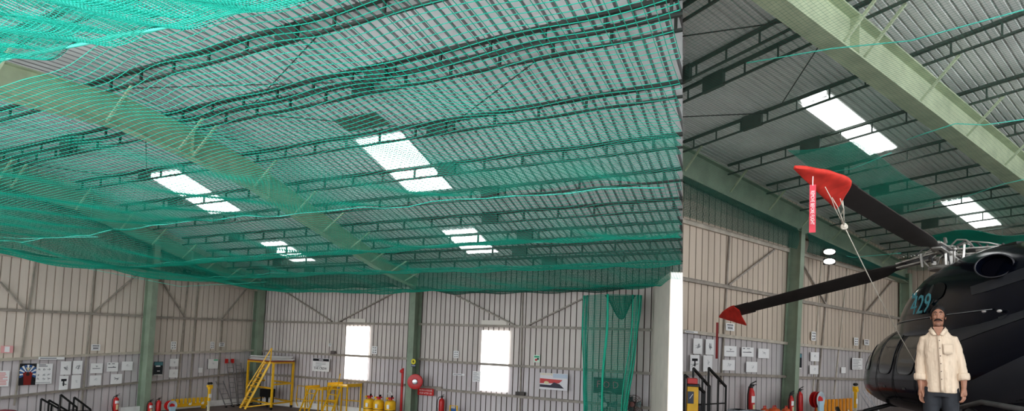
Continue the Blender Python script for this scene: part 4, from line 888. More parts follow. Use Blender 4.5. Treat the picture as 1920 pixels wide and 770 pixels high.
# yellow cart with red top at the edge
c0=V((2.879, 12.383, 1.958)); t=thing('tool_cart','yellow cart with red lid and dark emblem panel at the left edge, helicopter bay','cart',(c0.x+.05,c0.y,1.15),-.20)
hh=V((2.936, 12.354, 2.473)).z-1.15
x0=0.
mb=MB(); mb.box((x0,0,0),(x0+.22,.4,hh-.02)); mb.build('body','yellow',parent=t,bevel=.01); mb=MB(); mb.box((x0,-.02,hh+.03),(x0+.20,.4,hh+.14)); mb.build('lid','red',parent=t,bevel=.01); mb=MB(); mb.box((x0,-.03,hh-.02),(x0+.25,.42,hh+.02)); mb.build('tray','black',parent=t)
mb=MB(); mb.box((x0+.01,-.012,hh-.36),(x0+.13,0,hh-.12)); mb.build('emblem_panel',mat('emblem_blue',(.03,.045,.09),.4),parent=t); mb=MB(); mb.bar((x0+.05,-.016,hh-.26),(x0+.11,-.016,hh-.17),.012,.01,(0,1,0)); mb.build('emblem_stroke','white',parent=t)
c0=V((4.293, 16.612, 1.554)); t=thing('tool_box','dark grey box with a red side behind the yellow cart, helicopter bay','box',(c0.x,c0.y,1.15),YAWR-.3)
hh=V((4.285, 16.6, 1.769)).z-1.15; mb=MB(); mb.box((-.07,0,0),(.11,.3,hh)); mb.build('body',mat('dark_grey_box',(.06,.06,.075),.5),parent=t); mb=MB(); mb.box((-.125,-.01,0),(-.07,.3,hh+.01)); mb.build('red_side','red',parent=t)
# clutter tops at the bottom edge
rng=random.Random(9)
for i,(px,py,m,lab) in enumerate(((1434,764,'orange_red','small orange canister, left of the three by the wall'),(1451,762,'orange_red','larger orange canister in the middle by the wall'),(1474,764,'orange_red','orange canister nearest the column foot'))):
    pass
M['orange_red']=mat('orange_red_plastic',(.62,.12,.03),.5,0,.2,8.)
def canister(q,label,r):
    z=q[1]-1.15; t=thing('canister',label,'canister',placeR(q[0],1.5),YAWR,'orange canisters at the wall foot')
    mb=MB(); mb.lathe([(.001,0),(r,0),(r,z-.10),(r*.8,z-.05),(r*.3,z-.03),(r*.3,z),(.001,z)],n=16); mb.build('body','orange_red',parent=t,smooth=40); mb=MB(); mb.tube([(-r*.6,0,z-.05),(-r*.4,0,z+.03),(r*.4,0,z+.03),(r*.6,0,z-.05)],.015,6); mb.build('handle','red',parent=t)
canister((13.71, 1.73),'small orange canister, left of three at the wall foot, helicopter bay',.11); canister((13.2, 1.72),'wider orange canister, middle of three at the wall foot, helicopter bay',.17); canister((12.55, 1.69),'orange canister nearest the column foot, helicopter bay',.12)
def carton(q,w,label,m):
    z=q[1]-1.15; t=thing('storage_box',label,'box',placeR(q[0],1.7),YAWR,'dark boxes at the wall foot'); mb=MB(); mb.box((-w/2,-.15,0),(w/2,.15,z)); mb.build('body',m,parent=t,bevel=.02); mb=MB(); mb.box((-w/2-.02,-.17,z-.05),(w/2+.02,.17,z)); mb.build('lid',mat('pale_lid',(.45,.47,.52),.5),parent=t)
carton((15.3, 1.75),.38,'dark blue box at the wall foot left of the big extinguisher, helicopter bay',mat('navy_box',(.03,.05,.12),.5)); carton((14.42, 1.7),.2,'small blue box right of the big extinguisher, helicopter bay',mat('navy_box_small',(.05,.08,.2),.5))
# twin floodlight shining on the wall
q=(8.57, 6.57); t=thing('twin_floodlight','lit floodlight with two bright lamps high on the wall beside the helicopter rotor','lamp',R(q[0],.80,q[1]),-.38)
for z,nm in ((.165,'lamp_head'),(-.165,'lamp_head')):
    mb=MB(); mb.box((-.19,-.04,z-.10),(.19,.07,z+.10)); h=mb.build(nm,'black',parent=t,bevel=.01); mb=MB(); mb.ball((0,-.04,z),(.18,.03,.095),16,8); mb.build('lens',mat('lit_lens',(1,.96,.85),.3,emit=5.),parent=h)
MB().box((-.03,.0,-.2),(.03,.3,.2)).build('bracket','black',parent=t)
# ------------------------------------------------------------------ helicopter
HX_,HY_,HZ_,HYAW=(7.083, 10.908, 1.8, 1.3439)
M['navy']=mat('navy_black_gloss',(.004,.006,.014),.15,0,.15,1.5,spec=.16)
M['slate']=mat('slate_grey_gloss',(.040,.043,.052),.35,0,.1,1.5,spec=.2)
M['glass']=mat('tinted_window',(.045,.048,.047),.1,0,.5,3.,spec=.4)
M['gap']=mat('door_gap',(.002,.002,.003),.6)
M['bladegrey']=mat('rotor_blade_paint',(.045,.040,.038),.45,0,.2,3.)
M['hubmetal']=mat('rotor_hub_metal',(.50,.48,.45),.4,.5,.2,9.)
M['hubdark']=mat('rotor_hub_dark',(.10,.10,.10),.5,.3,.2,9.)
HEL=thing('helicopter','dark navy and slate helicopter parked in the bay, seen from behind its left side','helicopter',(HX_,HY_,HZ_),HYAW)
# stations: x forward of the mast, half width, bottom, top
ST=np.array([(3.25,.06,.98,1.16),(3.1,.24,.80,1.32),(2.8,.44,.64,1.30),(2.4,.57,.52,1.50),(2.0,.66,.46,1.67),(1.5,.73,.42,1.83),(1.0,.78,.40,1.95),(.4,.81,.40,2.00),(-.6,.82,.40,2.02),(-1.6,.82,.42,2.05),(-2.4,.80,.48,2.12),(-3.2,.72,.62,2.20),(-4.0,.60,.86,2.25),(-4.8,.46,1.10,2.24),(-5.6,.34,1.34,2.18),(-6.6,.26,1.50,2.10),(-8.2,.20,1.62,2.02),(-9.6,.15,1.70,1.96)])
def hst(x):
    xs=ST[::-1,0]; r=[float(np.interp(x,xs,ST[::-1,k])) for k in (1,2,3)]; r[0]*=1.10; return r
PE_=2.7
def tumble(q): return 1.0-.13*max(-1,min(1,q))
def side_y(x,z,off=0.):
    w,b,t=hst(x); zc=(b+t)/2; hz=(t-b)/2; q=min(.999,abs((z-zc)/hz)); return w*tumble((z-zc)/hz)*(1-q**PE_)**(1/PE_)+off
def section(x,n=40):
    w,b,t=hst(x); zc=(b+t)/2; hz=(t-b)/2; out=[]
    for k in range(n):
        a=2*PI*k/n; c,s=math.cos(a),math.sin(a); zz=math.copysign(abs(s)**(2/PE_),s); out.append((x,w*tumble(zz)*math.copysign(abs(c)**(2/PE_),c),zc+hz*zz))
    return out
def loft(secs,name,m,parent,smooth=True,closed=True,sub=0):
    mb=MB(); n=len(secs[0]); mb.v=[p for s in secs for p in s]
    for i in range(len(secs)-1):
        for k in range(n):
            k2=(k+1)%n; mb.f.append((i*n+k,i*n+k2,(i+1)*n+k2,(i+1)*n+k))
    mb.f.append(tuple(range(n))); mb.f.append(tuple((len(secs)-1)*n+k for k in range(n))); mb.m=[0]*len(mb.f)
    return mb.build(name,m,parent=parent,smooth=smooth,subsurf=sub)
xs=list(np.concatenate([np.linspace(3.25,2.,8),np.linspace(1.8,-5.6,26),np.linspace(-6.,-9.6,6)]))
FUS=loft([section(x) for x in xs],'fuselage','navy',HEL)
# engine and transmission cowling
SC_=np.array([(1.35,.14,1.75,2.02),(1.15,.30,1.75,2.12),(.8,.44,1.75,2.32),(.4,.55,1.75,2.55),(0.,.62,1.75,2.74),(-.5,.67,1.75,2.88),(-1.0,.69,1.75,2.95),(-1.7,.70,1.75,3.0),(-2.4,.69,1.75,3.0),(-3.2,.64,1.75,2.93),(-4.0,.52,1.75,2.75),(-4.8,.34,1.85,2.45),(-5.4,.16,1.95,2.20)])
def cst(x): r=[float(np.interp(x,SC_[::-1,0],SC_[::-1,k])) for k in (1,2,3)]; r[0]*=1.08; return r
def csec(x,n=40,p=2.3):
    w,b,t=cst(x); zc=b; hz=t-b; out=[]
    for k in range(n):
        a=2*PI*k/n; c,s=math.cos(a),math.sin(a); z=zc+hz*math.copysign(abs(s)**(2/p),s)*(1 if s>0 else .1); out.append((x,w*math.copysign(abs(c)**(2/p),c),z))
    return out
def cow_y(x,z,off=0.,p=2.3):
    w,b,t=cst(x); q=min(.999,max(0,(z-b)/(t-b))); return w*(1-q**p)**(1/p)+off
COW=loft([csec(x) for x in np.linspace(1.35,-5.4,34)],'engine_cowling','navy',HEL)
# patches that follow the skin
def patch(name,m,cx,cz,ax,az,parent,fy,off=.006,p=4.,rot=0.,nr=4,na=36,shear=0.):
    mb=MB(); pts=[(cx,fy(cx,cz,off),cz)]; fs=[]
    for i in range(1,nr+1):
        for k in range(na):
            a=2*PI*k/na; c,s=math.cos(a),math.sin(a); X=ax*math.copysign(abs(c)**(2/p),c)*i/nr; Z=az*math.copysign(abs(s)**(2/p),s)*i/nr
            x=cx+X*math.cos(rot)-Z*math.sin(rot)+shear*Z; z=cz+X*math.sin(rot)+Z*math.cos(rot); pts.append((x,fy(x,z,off),z))
    for k in range(na): fs.append((0,1+k,1+(k+1)%na))
    for i in range(1,nr):
        for k in range(na): a=1+(i-1)*na; b=1+i*na; fs.append((a+k,b+k,b+(k+1)%na,a+(k+1)%na))
    mb.add(pts,fs); return mb.build(name,m,parent=parent,smooth=True)
def outline(name,m,cx,cz,ax,az,parent,fy,off=.008,p=5.,r=.009,shear=0.,na=48):
    mb=MB(); pts=[]
    for k in range(na+1):
        a=2*PI*k/na; c,s=math.cos(a),math.sin(a); X=ax*math.copysign(abs(c)**(2/p),c); Z=az*math.copysign(abs(s)**(2/p),s); x=cx+X+shear*Z; z=cz+Z; pts.append((x,fy(x,z,off),z))
    mb.tube(pts,r,5,cap=False); return mb.build(name,m,parent=parent,smooth=True)
def skinband(name,m,upper,lower,parent,fy,off=.005,n=24):
    mb=MB(); rowsP=[]
    for k in range(n+1):
        t=k/n
        def at(pl):
            u=[p[0] for p in pl]; i=t*(len(pl)-1); j=min(int(i),len(pl)-2); f=i-j
            return (pl[j][0]*(1-f)+pl[j+1][0]*f, pl[j][1]*(1-f)+pl[j+1][1]*f)
        a=at(upper); b=at(lower); rowsP.append([(a[0]*(1-s)+b[0]*s,fy(a[0]*(1-s)+b[0]*s,a[1]*(1-s)+b[1]*s,off),a[1]*(1-s)+b[1]*s) for s in np.linspace(0,1,9)])
    mb.grid(rowsP); return mb.build(name,m,parent=parent,smooth=True)
def mirror(fy): return lambda x,z,off=0.: -fy(x,z,off)
WF=(0.065, 1.45); WR=(-0.985, 1.466)
for fy,sd in ((side_y,1),(mirror(side_y),-1)):
    for (cx,cz),w_,nm in ((WF,.40,'front'),(WR,.42,'rear')):
        d=outline('cabin_door','gap',cx,cz-.18,w_+.10,.66,HEL,fy,r=.0035); patch('door_window','glass',cx,cz,w_,.38,d,fy)
        outline('window_seal',mat('window_seal',(.10,.10,.105),.35),cx,cz,w_,.38,d,fy,r=.006,p=4.)
        MB().box((cx-.05,sd*side_y(cx,cz-.62)-.012,cz-.63),(cx+.06,sd*side_y(cx,cz-.62)+.012,cz-.59)).build('door_handle','hubdark',parent=d)
    patch('cockpit_window','glass',1.62,1.37,.30,.26,HEL,fy,shear=.35); outline('cockpit_window_seal',mat('window_seal_front',(.09,.09,.095),.35),1.62,1.37,.30,.26,HEL,fy,r=.006,p=4.,shear=.35)
    skinband('slate_stripe','slate',[(-1.785, 1.624),(-3.106, 1.948),(-4.189, 2.247)],[(-1.784, 1.398),(-3.103, 1.668),(-4.183, 1.893)],HEL,fy)
    skinband('slate_stripe','slate',[(-2.298, 0.837),(-3.239, 1.103),(-4.23, 1.456)],[(-2.298, 0.723),(-3.235, 0.797),(-4.221, 0.917)],HEL,fy)
    skinband('slate_stripe','slate',[(-2.777, 2.355),(-3.254, 2.394),(-3.927, 2.518)],[(-2.875, 2.228),(-3.252, 2.249),(-3.924, 2.341)],HEL,cow_y if sd>0 else mirror(cow_y))
# roof seam with small bright fittings, door track
mb=MB(); mb.tube([(x,cow_y(x,1.99,.014) if x<1.0 else side_y(x,1.93,.01),2.0) for x in np.linspace(.9,-3.4,24)],.007,6); mb.build('cowl_seam_strip',mat('light_seam',(.35,.36,.38),.3,.3),parent=HEL,smooth=True)
q=[(-2.775, 1.963),(-3.168, 2.022),(-3.556, 2.001)]
mb=MB(); mb.tube([(x,side_y(x,min(z,2.0),.05),z) for x,z in q],.013,7); mb.build('sliding_track',mat('pale_track',(.62,.60,.60),.35),parent=HEL,smooth=True)
for x,z in ((-3.219, 2.004),(-3.576, 1.986)): MB().ball((x,side_y(x,1.98,.09),z-.02),(.05,.022,.020)).build('track_fitting',mat('pale_fitting',(.66,.64,.63),.35),parent=HEL,smooth=True)
for px in ((-0.334, 2.022),(-0.6, 2.026),(-0.753, 2.027)): MB().ball((px[0],side_y(px[0],1.97,.01),px[1]),.02,8,6).build('roof_fitting','hubmetal',parent=HEL,smooth=True)
# lettering on the cowling
q=(-1.203, 2.247); tx=txt(HEL,'429',.42,(q[0],cow_y(q[0],q[1],.06),q[1]-.16),'cyan',sx=1.35,shear=.35,ext=.004,rz=PI)
q=(-0.907, 2.386); txt(HEL,'Bell',.13,(q[0]+.12,cow_y(q[0],q[1],.04),q[1]-.02),'cyan',sx=1.0,shear=.3,ext=.004,rz=PI)
# intake scoop and engine exhaust
q=(-1.712, 2.403); patch('intake_scoop','gap',q[0],q[1],.30,.13,HEL,cow_y,off=.01,p=2.4,rot=.12)
q=(-1.426, 2.364); patch('cooling_vent',mat('vent_grey',(.05,.055,.06),.4),q[0],q[1],.07,.17,HEL,cow_y,off=.012,p=3.)
ex=(-3.34, 2.542)
ec=V((ex[0]+.02,.58,ex[1]+.01)); ed=V((-.72,.66,.15)).normalized()
mb=MB(); mb.lathe([(.17,-.5),(.20,-.15),(.215,.0),(.22,.06),(.205,.07),(.195,.03),(.17,-.3),(.001,-.34)],ec,ed,28); sq=lambda x,y,z:(x,y,ec.z+(z-ec.z)*.72); EX=mb.build('exhaust_shroud','navy',parent=HEL,smooth=45,xf=sq)
mb=MB(); mb.lathe([(.001,-.06),(.185,-.06),(.185,-.07),(.001,-.07)],ec,ed,24); mb.build('exhaust_mouth',mat('exhaust_dark',(.006,.006,.010),.9,spec=0.),parent=EX,xf=sq)  # black disc paints in the shade inside the open pipe
mb=MB(); mb.lathe([(.205,.05),(.225,.06),(.225,.075),(.205,.08),(.205,.05)],ec,ed,28,cap=False); mb.build('exhaust_rim',mat('rim_dark_metal',(.09,.09,.10),.3,.6),parent=EX,smooth=True,xf=sq)
q=(-2.676, 2.805)
mb=MB(); mb.prism([(q[0]+.35,-.10,q[1]-.10),(q[0]+.05,-.10,q[1]+.14),(q[0]-.40,-.10,q[1]+.12),(q[0]-.40,-.10,q[1]-.12)],(0,.34,0)); mb.build('top_air_scoop','black',parent=HEL)
# small recessed cap on the side
q=(-3.571, 1.964); patch('fuel_cap',mat('fuel_cap_grey',(.03,.032,.04),.35),q[0],q[1],.11,.10,HEL,side_y,off=.012,p=2.); 
# skids and cross tubes
for s in (-1,1):
    mb=MB(); mb.tube([(2.6,s*1.12,.22),(2.3,s*1.12,.07),(1.8,s*1.12,.045),(-2.6,s*1.12,.045)],.042,10); mb.build('skid','black',parent=HEL,smooth=True)
for x in (1.1,-1.5):
    mb=MB(); mb.tube([(x,-1.12,.06),(x,-.95,.30),(x,-.5,.45),(x,.5,.45),(x,.95,.30),(x,1.12,.06)],.04,10); mb.build('cross_tube','black',parent=HEL,smooth=True)
q0=(-3.432, 0.752); q1=(-5.115, 0.892)
mb=MB(); mb.tube([(q0[0],1.15,q0[1]-.04),((q0[0]+q1[0])/2,1.15,q1[1]-.02),(q1[0]-.4,1.15,q1[1]-.03)],.03,8); mb.build('step_tube','hubdark',parent=HEL,smooth=True)
for fx in (.1,.35,.6,.85):
    x=q0[0]+(q1[0]-q0[0])*fx; MB().ball((x,1.15,q0[1]-.02),(.10,.06,.05)).build('tube_clamp','black',parent=HEL,smooth=True)
# tail fin
mb=MB(); mb.prism([(-9.0,-.05,1.9),(-9.7,-.05,3.0),(-10.2,-.05,3.0),(-9.8,-.05,1.75)],(0,.1,0)); mb.build('tail_fin','navy',parent=HEL)
mb=MB(); mb.prism([(-7.4,-1.2,1.86),(-7.4,1.2,1.86),(-7.9,1.2,1.86),(-7.9,-1.2,1.86)],(0,0,.05)); mb.build('stabilizer','navy',parent=HEL)
# ------------------------------------------------------------------ rotor head
HZL=5.06-HZ_

mb=MB(); mb.lathe([(.16,2.70),(.15,2.95),(.10,3.0),(.09,HZL+.12),(.001,HZL+.14)],(-.05,-.10,0),n=18); HB_=mb.build('rotor_hub','hubmetal',parent=HEL,smooth=40)
mb=MB(); mb.lathe([(.10,-.03),(.30,-.03),(.32,0),(.30,.03),(.10,.03)],(-.05,-.10,2.98),n=22); mb.build('swashplate','hubmetal',parent=HB_,smooth=40)
mb=MB(); mb.lathe([(.001,0),(.13,0),(.14,.04),(.09,.08),(.001,.09)],(-.05,-.10,HZL+.02),n=18); mb.build('hub_cap','hubdark',parent=HB_,smooth=40)
inv=Matrix.Rotation(-HYAW,4,'Z'); O_=V((HX_,HY_,HZ_))
def toH(p): return inv@(V(p)-O_)
hub=V((-.05,-.10,HZL)); az=lambda d: V((math.sin(math.radians(d)),math.cos(math.radians(d)),0))
hw_=V((HX_,HY_,HZ_+HZL))
tips=[V((2.468, 5.947, 5.06)),V((4.491, 16.266, 4.159)),hw_+az(44)*6.2+V((0,0,-.25)),hw_+az(134)*6.4+V((0,0,.0))]
BL=[]
for i,tp in enumerate(tips):
    t_=toH(tp); d=t_-hub; Ln=d.length; d.normalize(); side=d.cross(V((0,0,1))).normalized(); upv=side.cross(d)
    # grip, damper and pitch link
    for s in (-1,1):
        mb=MB(); mb.bar(hub+d*.10+upv*.05*s,hub+d*.95+upv*.04*s,.15,.03,upv); mb.build('yoke_arm','hubmetal',parent=HB_,bevel=.006)
    mb=MB(); mb.tube([hub+d*.30,hub+d*.75],[.075,.06],10); mb.build('grip_bearing','hubdark',parent=HB_,smooth=True)
    mb=MB(); mb.tube([hub+d*.42+side*.14-upv*.02,hub+d*.95+side*.10],.026,8); mb.build('lead_damper','hubmetal',parent=HB_,smooth=True)
    mb=MB(); mb.tube([hub+d*.40-side*.16,V((d.x*.26-side.x*.12-.05,d.y*.26-side.y*.12-.10,2.99))],.018,8); mb.ball(hub+d*.40-side*.16,.035,8,6); mb.build('pitch_link','hubmetal',parent=HB_,smooth=True)
    mb=MB(); mb.tube([hub+d*.15+upv*.1,hub+d*.35+upv*.16+side*.08,hub+d*.6+upv*.11+side*.10,hub+d*.8+upv*.05],.014,7); mb.tube([hub+d*.2-upv*.1,hub+d*.3-upv*.22-side*.05,hub+d*.12-upv*.3],.012,7); mb.build('cable_loop','hubmetal',parent=HB_,smooth=True)
    for k in range(3): MB().ball(hub+d*(.35+.22*k)+upv*.07+side*.05,.026,8,5).build('bolt_head','hubdark',parent=HB_,smooth=True)
    # blade with an aerofoil section, root cut-out and twist
    mb=MB(); secs=[]
    def sec(r,ch,th,tw,hub=hub,d=d,side=side,upv=upv):
        c=hub+d*r; a=side*math.cos(tw)+upv*math.sin(tw); b=upv*math.cos(tw)-side*math.sin(tw); pts=[]
        for x,y in ((-.30,0),(-.27,.5),(-.15,.85),(.05,1.),(.3,.7),(.55,.3),(.70,.04),(.70,-.04),(.5,-.2),(.2,-.5),(-.1,-.7),(-.27,-.45)): pts.append(c+a*ch*x+b*th*y)
        return pts
    tw0=(-.35,-.75,.1,-.1)[i]
    prof=((.78,.12,.05,tw0),(1.05,.14,.04,tw0),(1.25,.24,.030,tw0),(1.6,.30,.024,tw0),(3.2,.30,.022,tw0),(Ln*.78,.29,.020,tw0),(Ln*.782,.33,.020,tw0),(Ln*.86,.33,.018,tw0),(Ln*(.885 if i<2 else 1.),.18,.010,tw0))
    BL.append((hub,d,side,upv,Ln,sec,tw0)); loft([sec(*p) for p in prof],'rotor_blade','bladegrey',HEL,smooth=35)
# tangle of links, hoses and brackets around the head
rg=random.Random(21)
for k in range(26):
    a=2*PI*k/26+rg.uniform(-.1,.1); r0=.20+.22*rg.random(); z0=2.98+.1*rg.random(); z1=HZL+rg.uniform(-.10,.10); b_=a+rg.uniform(-.5,.5); r1=.14+.34*rg.random()
    P=lambda r,a,z: V((-.05+r*math.cos(a),-.10+r*math.sin(a),z))
    mb=MB()
    if k%3==0: mb.tube([P(r0,a,z0),P(r0+.08,(a+b_)/2,(z0+z1)/2),P(r1,b_,z1)],.014,6)
    elif k%3==1: mb.tube([P(.12,a,z1+.05),P(.25,a+.2,z1+.13),P(.40,a+.35,z1+.10),P(.50,a+.4,z1)],.016,7)
    else: mb.bar(P(r0,a,z0),P(r0+.03,a,z1),.035,.02)
    mb.build('control_link','hubmetal' if k%4 else 'hubdark',parent=HB_,smooth=35)
for k in range(8):
    a=2*PI*k/8+.2; MB().cbox((-.05+.27*math.cos(a),-.10+.27*math.sin(a),3.06+.12*(k%2)),(.09,.07,.08)).build('actuator_block','hubdark' if k%2 else 'hubmetal',parent=HB_,bevel=.01)
# ------------------------------------------------------------------ red tip covers, streamers, tie-down rope
def R2W(p): return O_+Matrix.Rotation(HYAW,3,'Z')@V(p)
def cover(i,frac,label,droop,lettered,tip_over=.0):
    hub,d,side,upv,Ln,sec,tw0=BL[i]; r0=Ln*(1-frac); r1=Ln-.12
    base=R2W(hub+d*r1); t=thing('blade_tip_cover',label,'blade cover',base,0.,'red blade tip covers')
    secs=[]; rng=random.Random(4+i)
    for k in range(11):
        f=k/10; r=r0+(r1-r0)*f; uo=-.12+.22*f*f; lo=.24-.11*f; ch=max(.035,lo-uo); sh=(side*math.cos(tw0)+upv*math.sin(tw0))*(uo+.30*ch); p=[x+sh for x in sec(r,ch,.05*(1-.6*f)+.012,tw0)]
        q=[]
        for j,pt in enumerate(p):
            tr=(0<=j<=4); 
            dz=droop*(1-f)*.9*(1 if 4<=j<=8 else .0)+.012*math.sin(j*2.1+k*1.7)
            cx_=(-.30,-.27,-.15,.05,.3,.55,.70,.70,.5,.2,-.1,-.27)[j]+.30; q.append(R2W(pt-d*(.50 if i==0 else .2)*cx_*(1-f))-base-V((0,0,dz)))
        secs.append(q)
    loft(secs,'cover_cloth','redcloth',t,smooth=True,sub=1)
    return t,base,R2W(hub+d*r0)-base,R2W(hub+d*(r0+.75*(r1-r0)))-base,secs
c1,base1,r1_,s1_,sec1=cover(0,.185,'large red cloth cover on the tip of the nearest raised rotor blade',.10,True)
def streamer(parent,p,Ln,w,m,lettered,yaw):
    mb=MB(); pts=[]
    for k in range(13):
        f=k/12; pts.append([(-w/2,.02*math.sin(f*5),-Ln*f-.06),(w/2,.02*math.sin(f*5+.3),-Ln*f-.06)])
    mb.grid(pts); o=mb.build('warning_streamer',m,parent=parent,solid=.003); o.location=p; o.rotation_euler=(0,0,yaw)
    if lettered: txt(o,'REMOVE BEFORE FLIGHT',.052,(-.018,-.03,-Ln*.26),'white',sx=Ln*.82/.66*.98,rx=0.,align='LEFT').rotation_euler=(PI/2,PI/2,0)
    return o
M['streamer']=mat('pink_red_streamer',(.66,.06,.09),.6,0,.1,5.)
sp=V((2.711, 6.207, 4.939))-base1; streamer(c1,sp,.50,.062,'streamer',True,-.40)
mb=MB(); mb.tube([sp+V((0,0,-.07)),sp+V((.0,0,-.02)),sp+V((.01,.02,.03))],.005,5); mb.build('streamer_tie','rope' if False else 'white',parent=c1)
c2,base2,r2_,s2_,sec2=cover(1,.145,'small red cloth cover on the tip of the low far rotor blade',.35,False)
sp2=V((4.581, 16.174, 4.016))-base2; streamer(c2,sp2,.95,.06,mat('dull_red_streamer',(.32,.05,.05),.7),False,-.3)
# rope from the first cover down past the man's shoulder
M['ropepale']=mat('pale_rope',(.62,.58,.50),.7,0,.15,40.)
ra1=V((2.981, 6.508, 4.934)); kn=V((3.341, 6.827, 4.594)); en=V((5.518, 9.019, 3.009))
t=thing('tie_down_rope','pale tie-down rope slanting from the large red blade cover to the helicopter side','rope',kn,0.)
mb=MB(); pts=[kn.lerp(en,f)+V((0,0,-.05*math.sin(PI*f)))-kn for f in np.linspace(0,1.0,14)]; mb.tube(pts,.0065,6); mb.build('rope_line','ropepale',parent=t,smooth=True)
for a,b in (((2.984, 6.527, 4.951),(3.162, 6.669, 4.745)),((3.062, 6.533, 4.839),(3.21, 6.671, 4.712)),((3.198, 6.575, 4.819),(3.253, 6.721, 4.701)),((3.14, 6.514, 4.825),(3.283, 6.722, 4.69))):
    a=V(a)-kn; b=V(b)-kn; mb=MB(); mb.tube([a,a.lerp(b,.5)+V((.02,0,-.02)),b,V((0,0,0))],.005,6); mb.build('rope_strand','ropepale',parent=t,smooth=True)
mb=MB(); mb.tube([(.03*math.cos(a),.01*math.sin(2*a),.03*math.sin(a)) for a in np.linspace(0,2*PI,14)],.012,6,cap=False); mb.ball((0,0,0),.024,8,6); mb.build('knot','ropepale',parent=t,smooth=True)
# raised slab the helicopter stands on, and orange ground dolly under its belly
p0=V((HX_,HY_,0)); ca,sa=math.cos(HYAW),math.sin(HYAW); fw=V((ca,sa,0)); lf=V((-sa,ca,0))
poly=[p0+fw*3.9+lf*1.6,p0+fw*3.9-lf*6,p0-fw*11-lf*6,p0-fw*11+lf*1.6]
mb=MB(); mb.prism([V((p.x,p.y,1.15)) for p in poly],(0,0,HZ_-1.15)); struct(mb.build('floor_3','concrete',clip=CLIPR))
q=(-4.476, 0.931)
t=thing('ground_dolly','orange and yellow dolly frame under the helicopter belly at the right edge','dolly',tuple(R2W((q[0]-.3,.55,0))),HYAW)
MB().box((-1.0,-.05,.10),(1.1,.05,.22)).build('beam','orange',parent=t)
mb=MB(); mb.prism([(-1.0,-.04,.22),(.35,-.04,.22),(-.2,-.04,.46),(-1.0,-.04,.62)],(0,.08,0)); mb.build('cradle','orange',parent=t)
for x in (-.9,1.0):
    mb=MB(); mb.lathe([(.02,-.05),(.09,-.05),(.10,0),(.09,.05),(.02,.05)],(x,0,.10),(0,1,0),14); mb.build('wheel','rubber',parent=t,smooth=40)
# ------------------------------------------------------------------ the man in front of the helicopter
ME_=V((4.174, 6.481, 3.617)); FZ=ME_.z-1.57
myaw=math.atan2(-ME_.x,ME_.y)
MAN=thing('person','man with moustache in a cream long-sleeved shirt and dark trousers standing before the helicopter','person',(ME_.x,ME_.y,FZ),myaw)
M['skin']=mat('brown_skin',(.34,.175,.115),.5,0,.12,18.,bump=.05)
M['hair']=mat('black_hair',(.008,.007,.007),.6,0,.3,40.,bump=.4)
M['shirt']=mat('cream_shirt_cloth',(.68,.555,.43),.85,0,.09,3.,bump=.9,stretch=(9,9,1.6))
M['shirtdark']=mat('cream_shirt_edge',(.62,.50,.39),.85)
M['trouser']=mat('dark_grey_trousers',(.035,.038,.045),.85,0,.2,12.,bump=.2)
M['eyewhite']=mat('eye_white',(.55,.50,.46),.4); M['iris']=mat('dark_iris',(.01,.006,.004),.3); M['lip']=mat('dark_lip',(.16,.06,.05),.5); M['stubble']=mat('stubble_skin',(.235,.13,.095),.7,0,.3,60.)
def remesh(o,vox,it=4,fac=.5):
    a=o.modifiers.new('Remesh','REMESH'); a.mode='VOXEL'; a.voxel_size=vox; a.use_smooth_shade=True
    b=o.modifiers.new('Smooth','SMOOTH'); b.iterations=it; b.factor=fac; return o
def ring(cx,cy,z,rx,ry,n=32,p=2.3,wob=0.,ph=0.):
    out=[]
    for k in range(n):
        a=2*PI*k/n; c,s=math.cos(a),math.sin(a); w=1+wob*math.sin(5*a+ph)+wob*.6*math.sin(9*a+2*ph)
        out.append((cx+rx*w*math.copysign(abs(c)**(2/p),c),cy+ry*w*math.copysign(abs(s)**(2/p),s),z))
    return out
def addloft(mb,secs):
    n=len(secs[0]); b=len(mb.v); mb.v+=[tuple(p) for s in secs for p in s]; f0=len(mb.f)
    for i in range(len(secs)-1):
        for k in range(n): k2=(k+1)%n; mb.f.append((b+i*n+k,b+i*n+k2,b+(i+1)*n+k2,b+(i+1)*n+k))
    mb.f.append(tuple(b+k for k in range(n-1,-1,-1))); mb.f.append(tuple(b+(len(secs)-1)*n+k for k in range(n))); mb.m+=[mb.mi]*(len(mb.f)-f0)
# body: one continuous skin
HCX,HCY,HCZ=.0,.0,1.545
mb=MB()
mb.ball((0,.006,1.565),(.062,.083,.083),20,14)             # skull
mb.ball((0,-.012,1.505),(.052,.062,.075),18,12)            # face
mb.ball((0,-.045,1.452),(.027,.022,.020),12,8)             # chin
for s in (-1,1):
    mb.ball((s*.030,-.058,1.53),(.018,.016,.016),10,7)     # cheekbone
    mb.ball((s*.033,-.025,1.475),(.016,.032,.034),10,7)     # jaw
    mb.ball((s*.065,.010,1.535),(.008,.018,.030),10,8)     # ear
    mb.ball((s*.024,-.068,1.585),(.026,.010,.008),10,6)    # brow ridge
    mb.ball((s*.010,-.083,1.520),(.008,.010,.008),8,6)     # nostril wing
mb.tube([(0,-.070,1.575),(0,-.084,1.545),(0,-.094,1.522),(0,-.080,1.513)],[.008,.010,.0125,.009],8)   # nose
mb.ball((0,-.068,1.490),(.022,.010,.007),10,6)             # mouth
mb.tube([(0,.005,1.50),(.0,.012,1.43),(.0,.015,1.36),(.0,.015,1.28)],[.046,.042,.048,.075],16)         # neck
addloft(mb,[ring(.02,.01,.80,.125,.085),ring(.01,.01,1.0,.12,.085),ring(.0,.01,1.2,.135,.09),ring(0,.01,1.31,.13,.08),ring(0,.01,1.36,.06,.055)])
ARM={-1:[(-.122,.01,1.305),(-.158,.02,1.06),(-.160,-.02,.86),(-.154,-.035,.775)],1:[(.128,.01,1.305),(.190,.02,1.075),(.222,-.01,.88),(.222,-.02,.80)]}
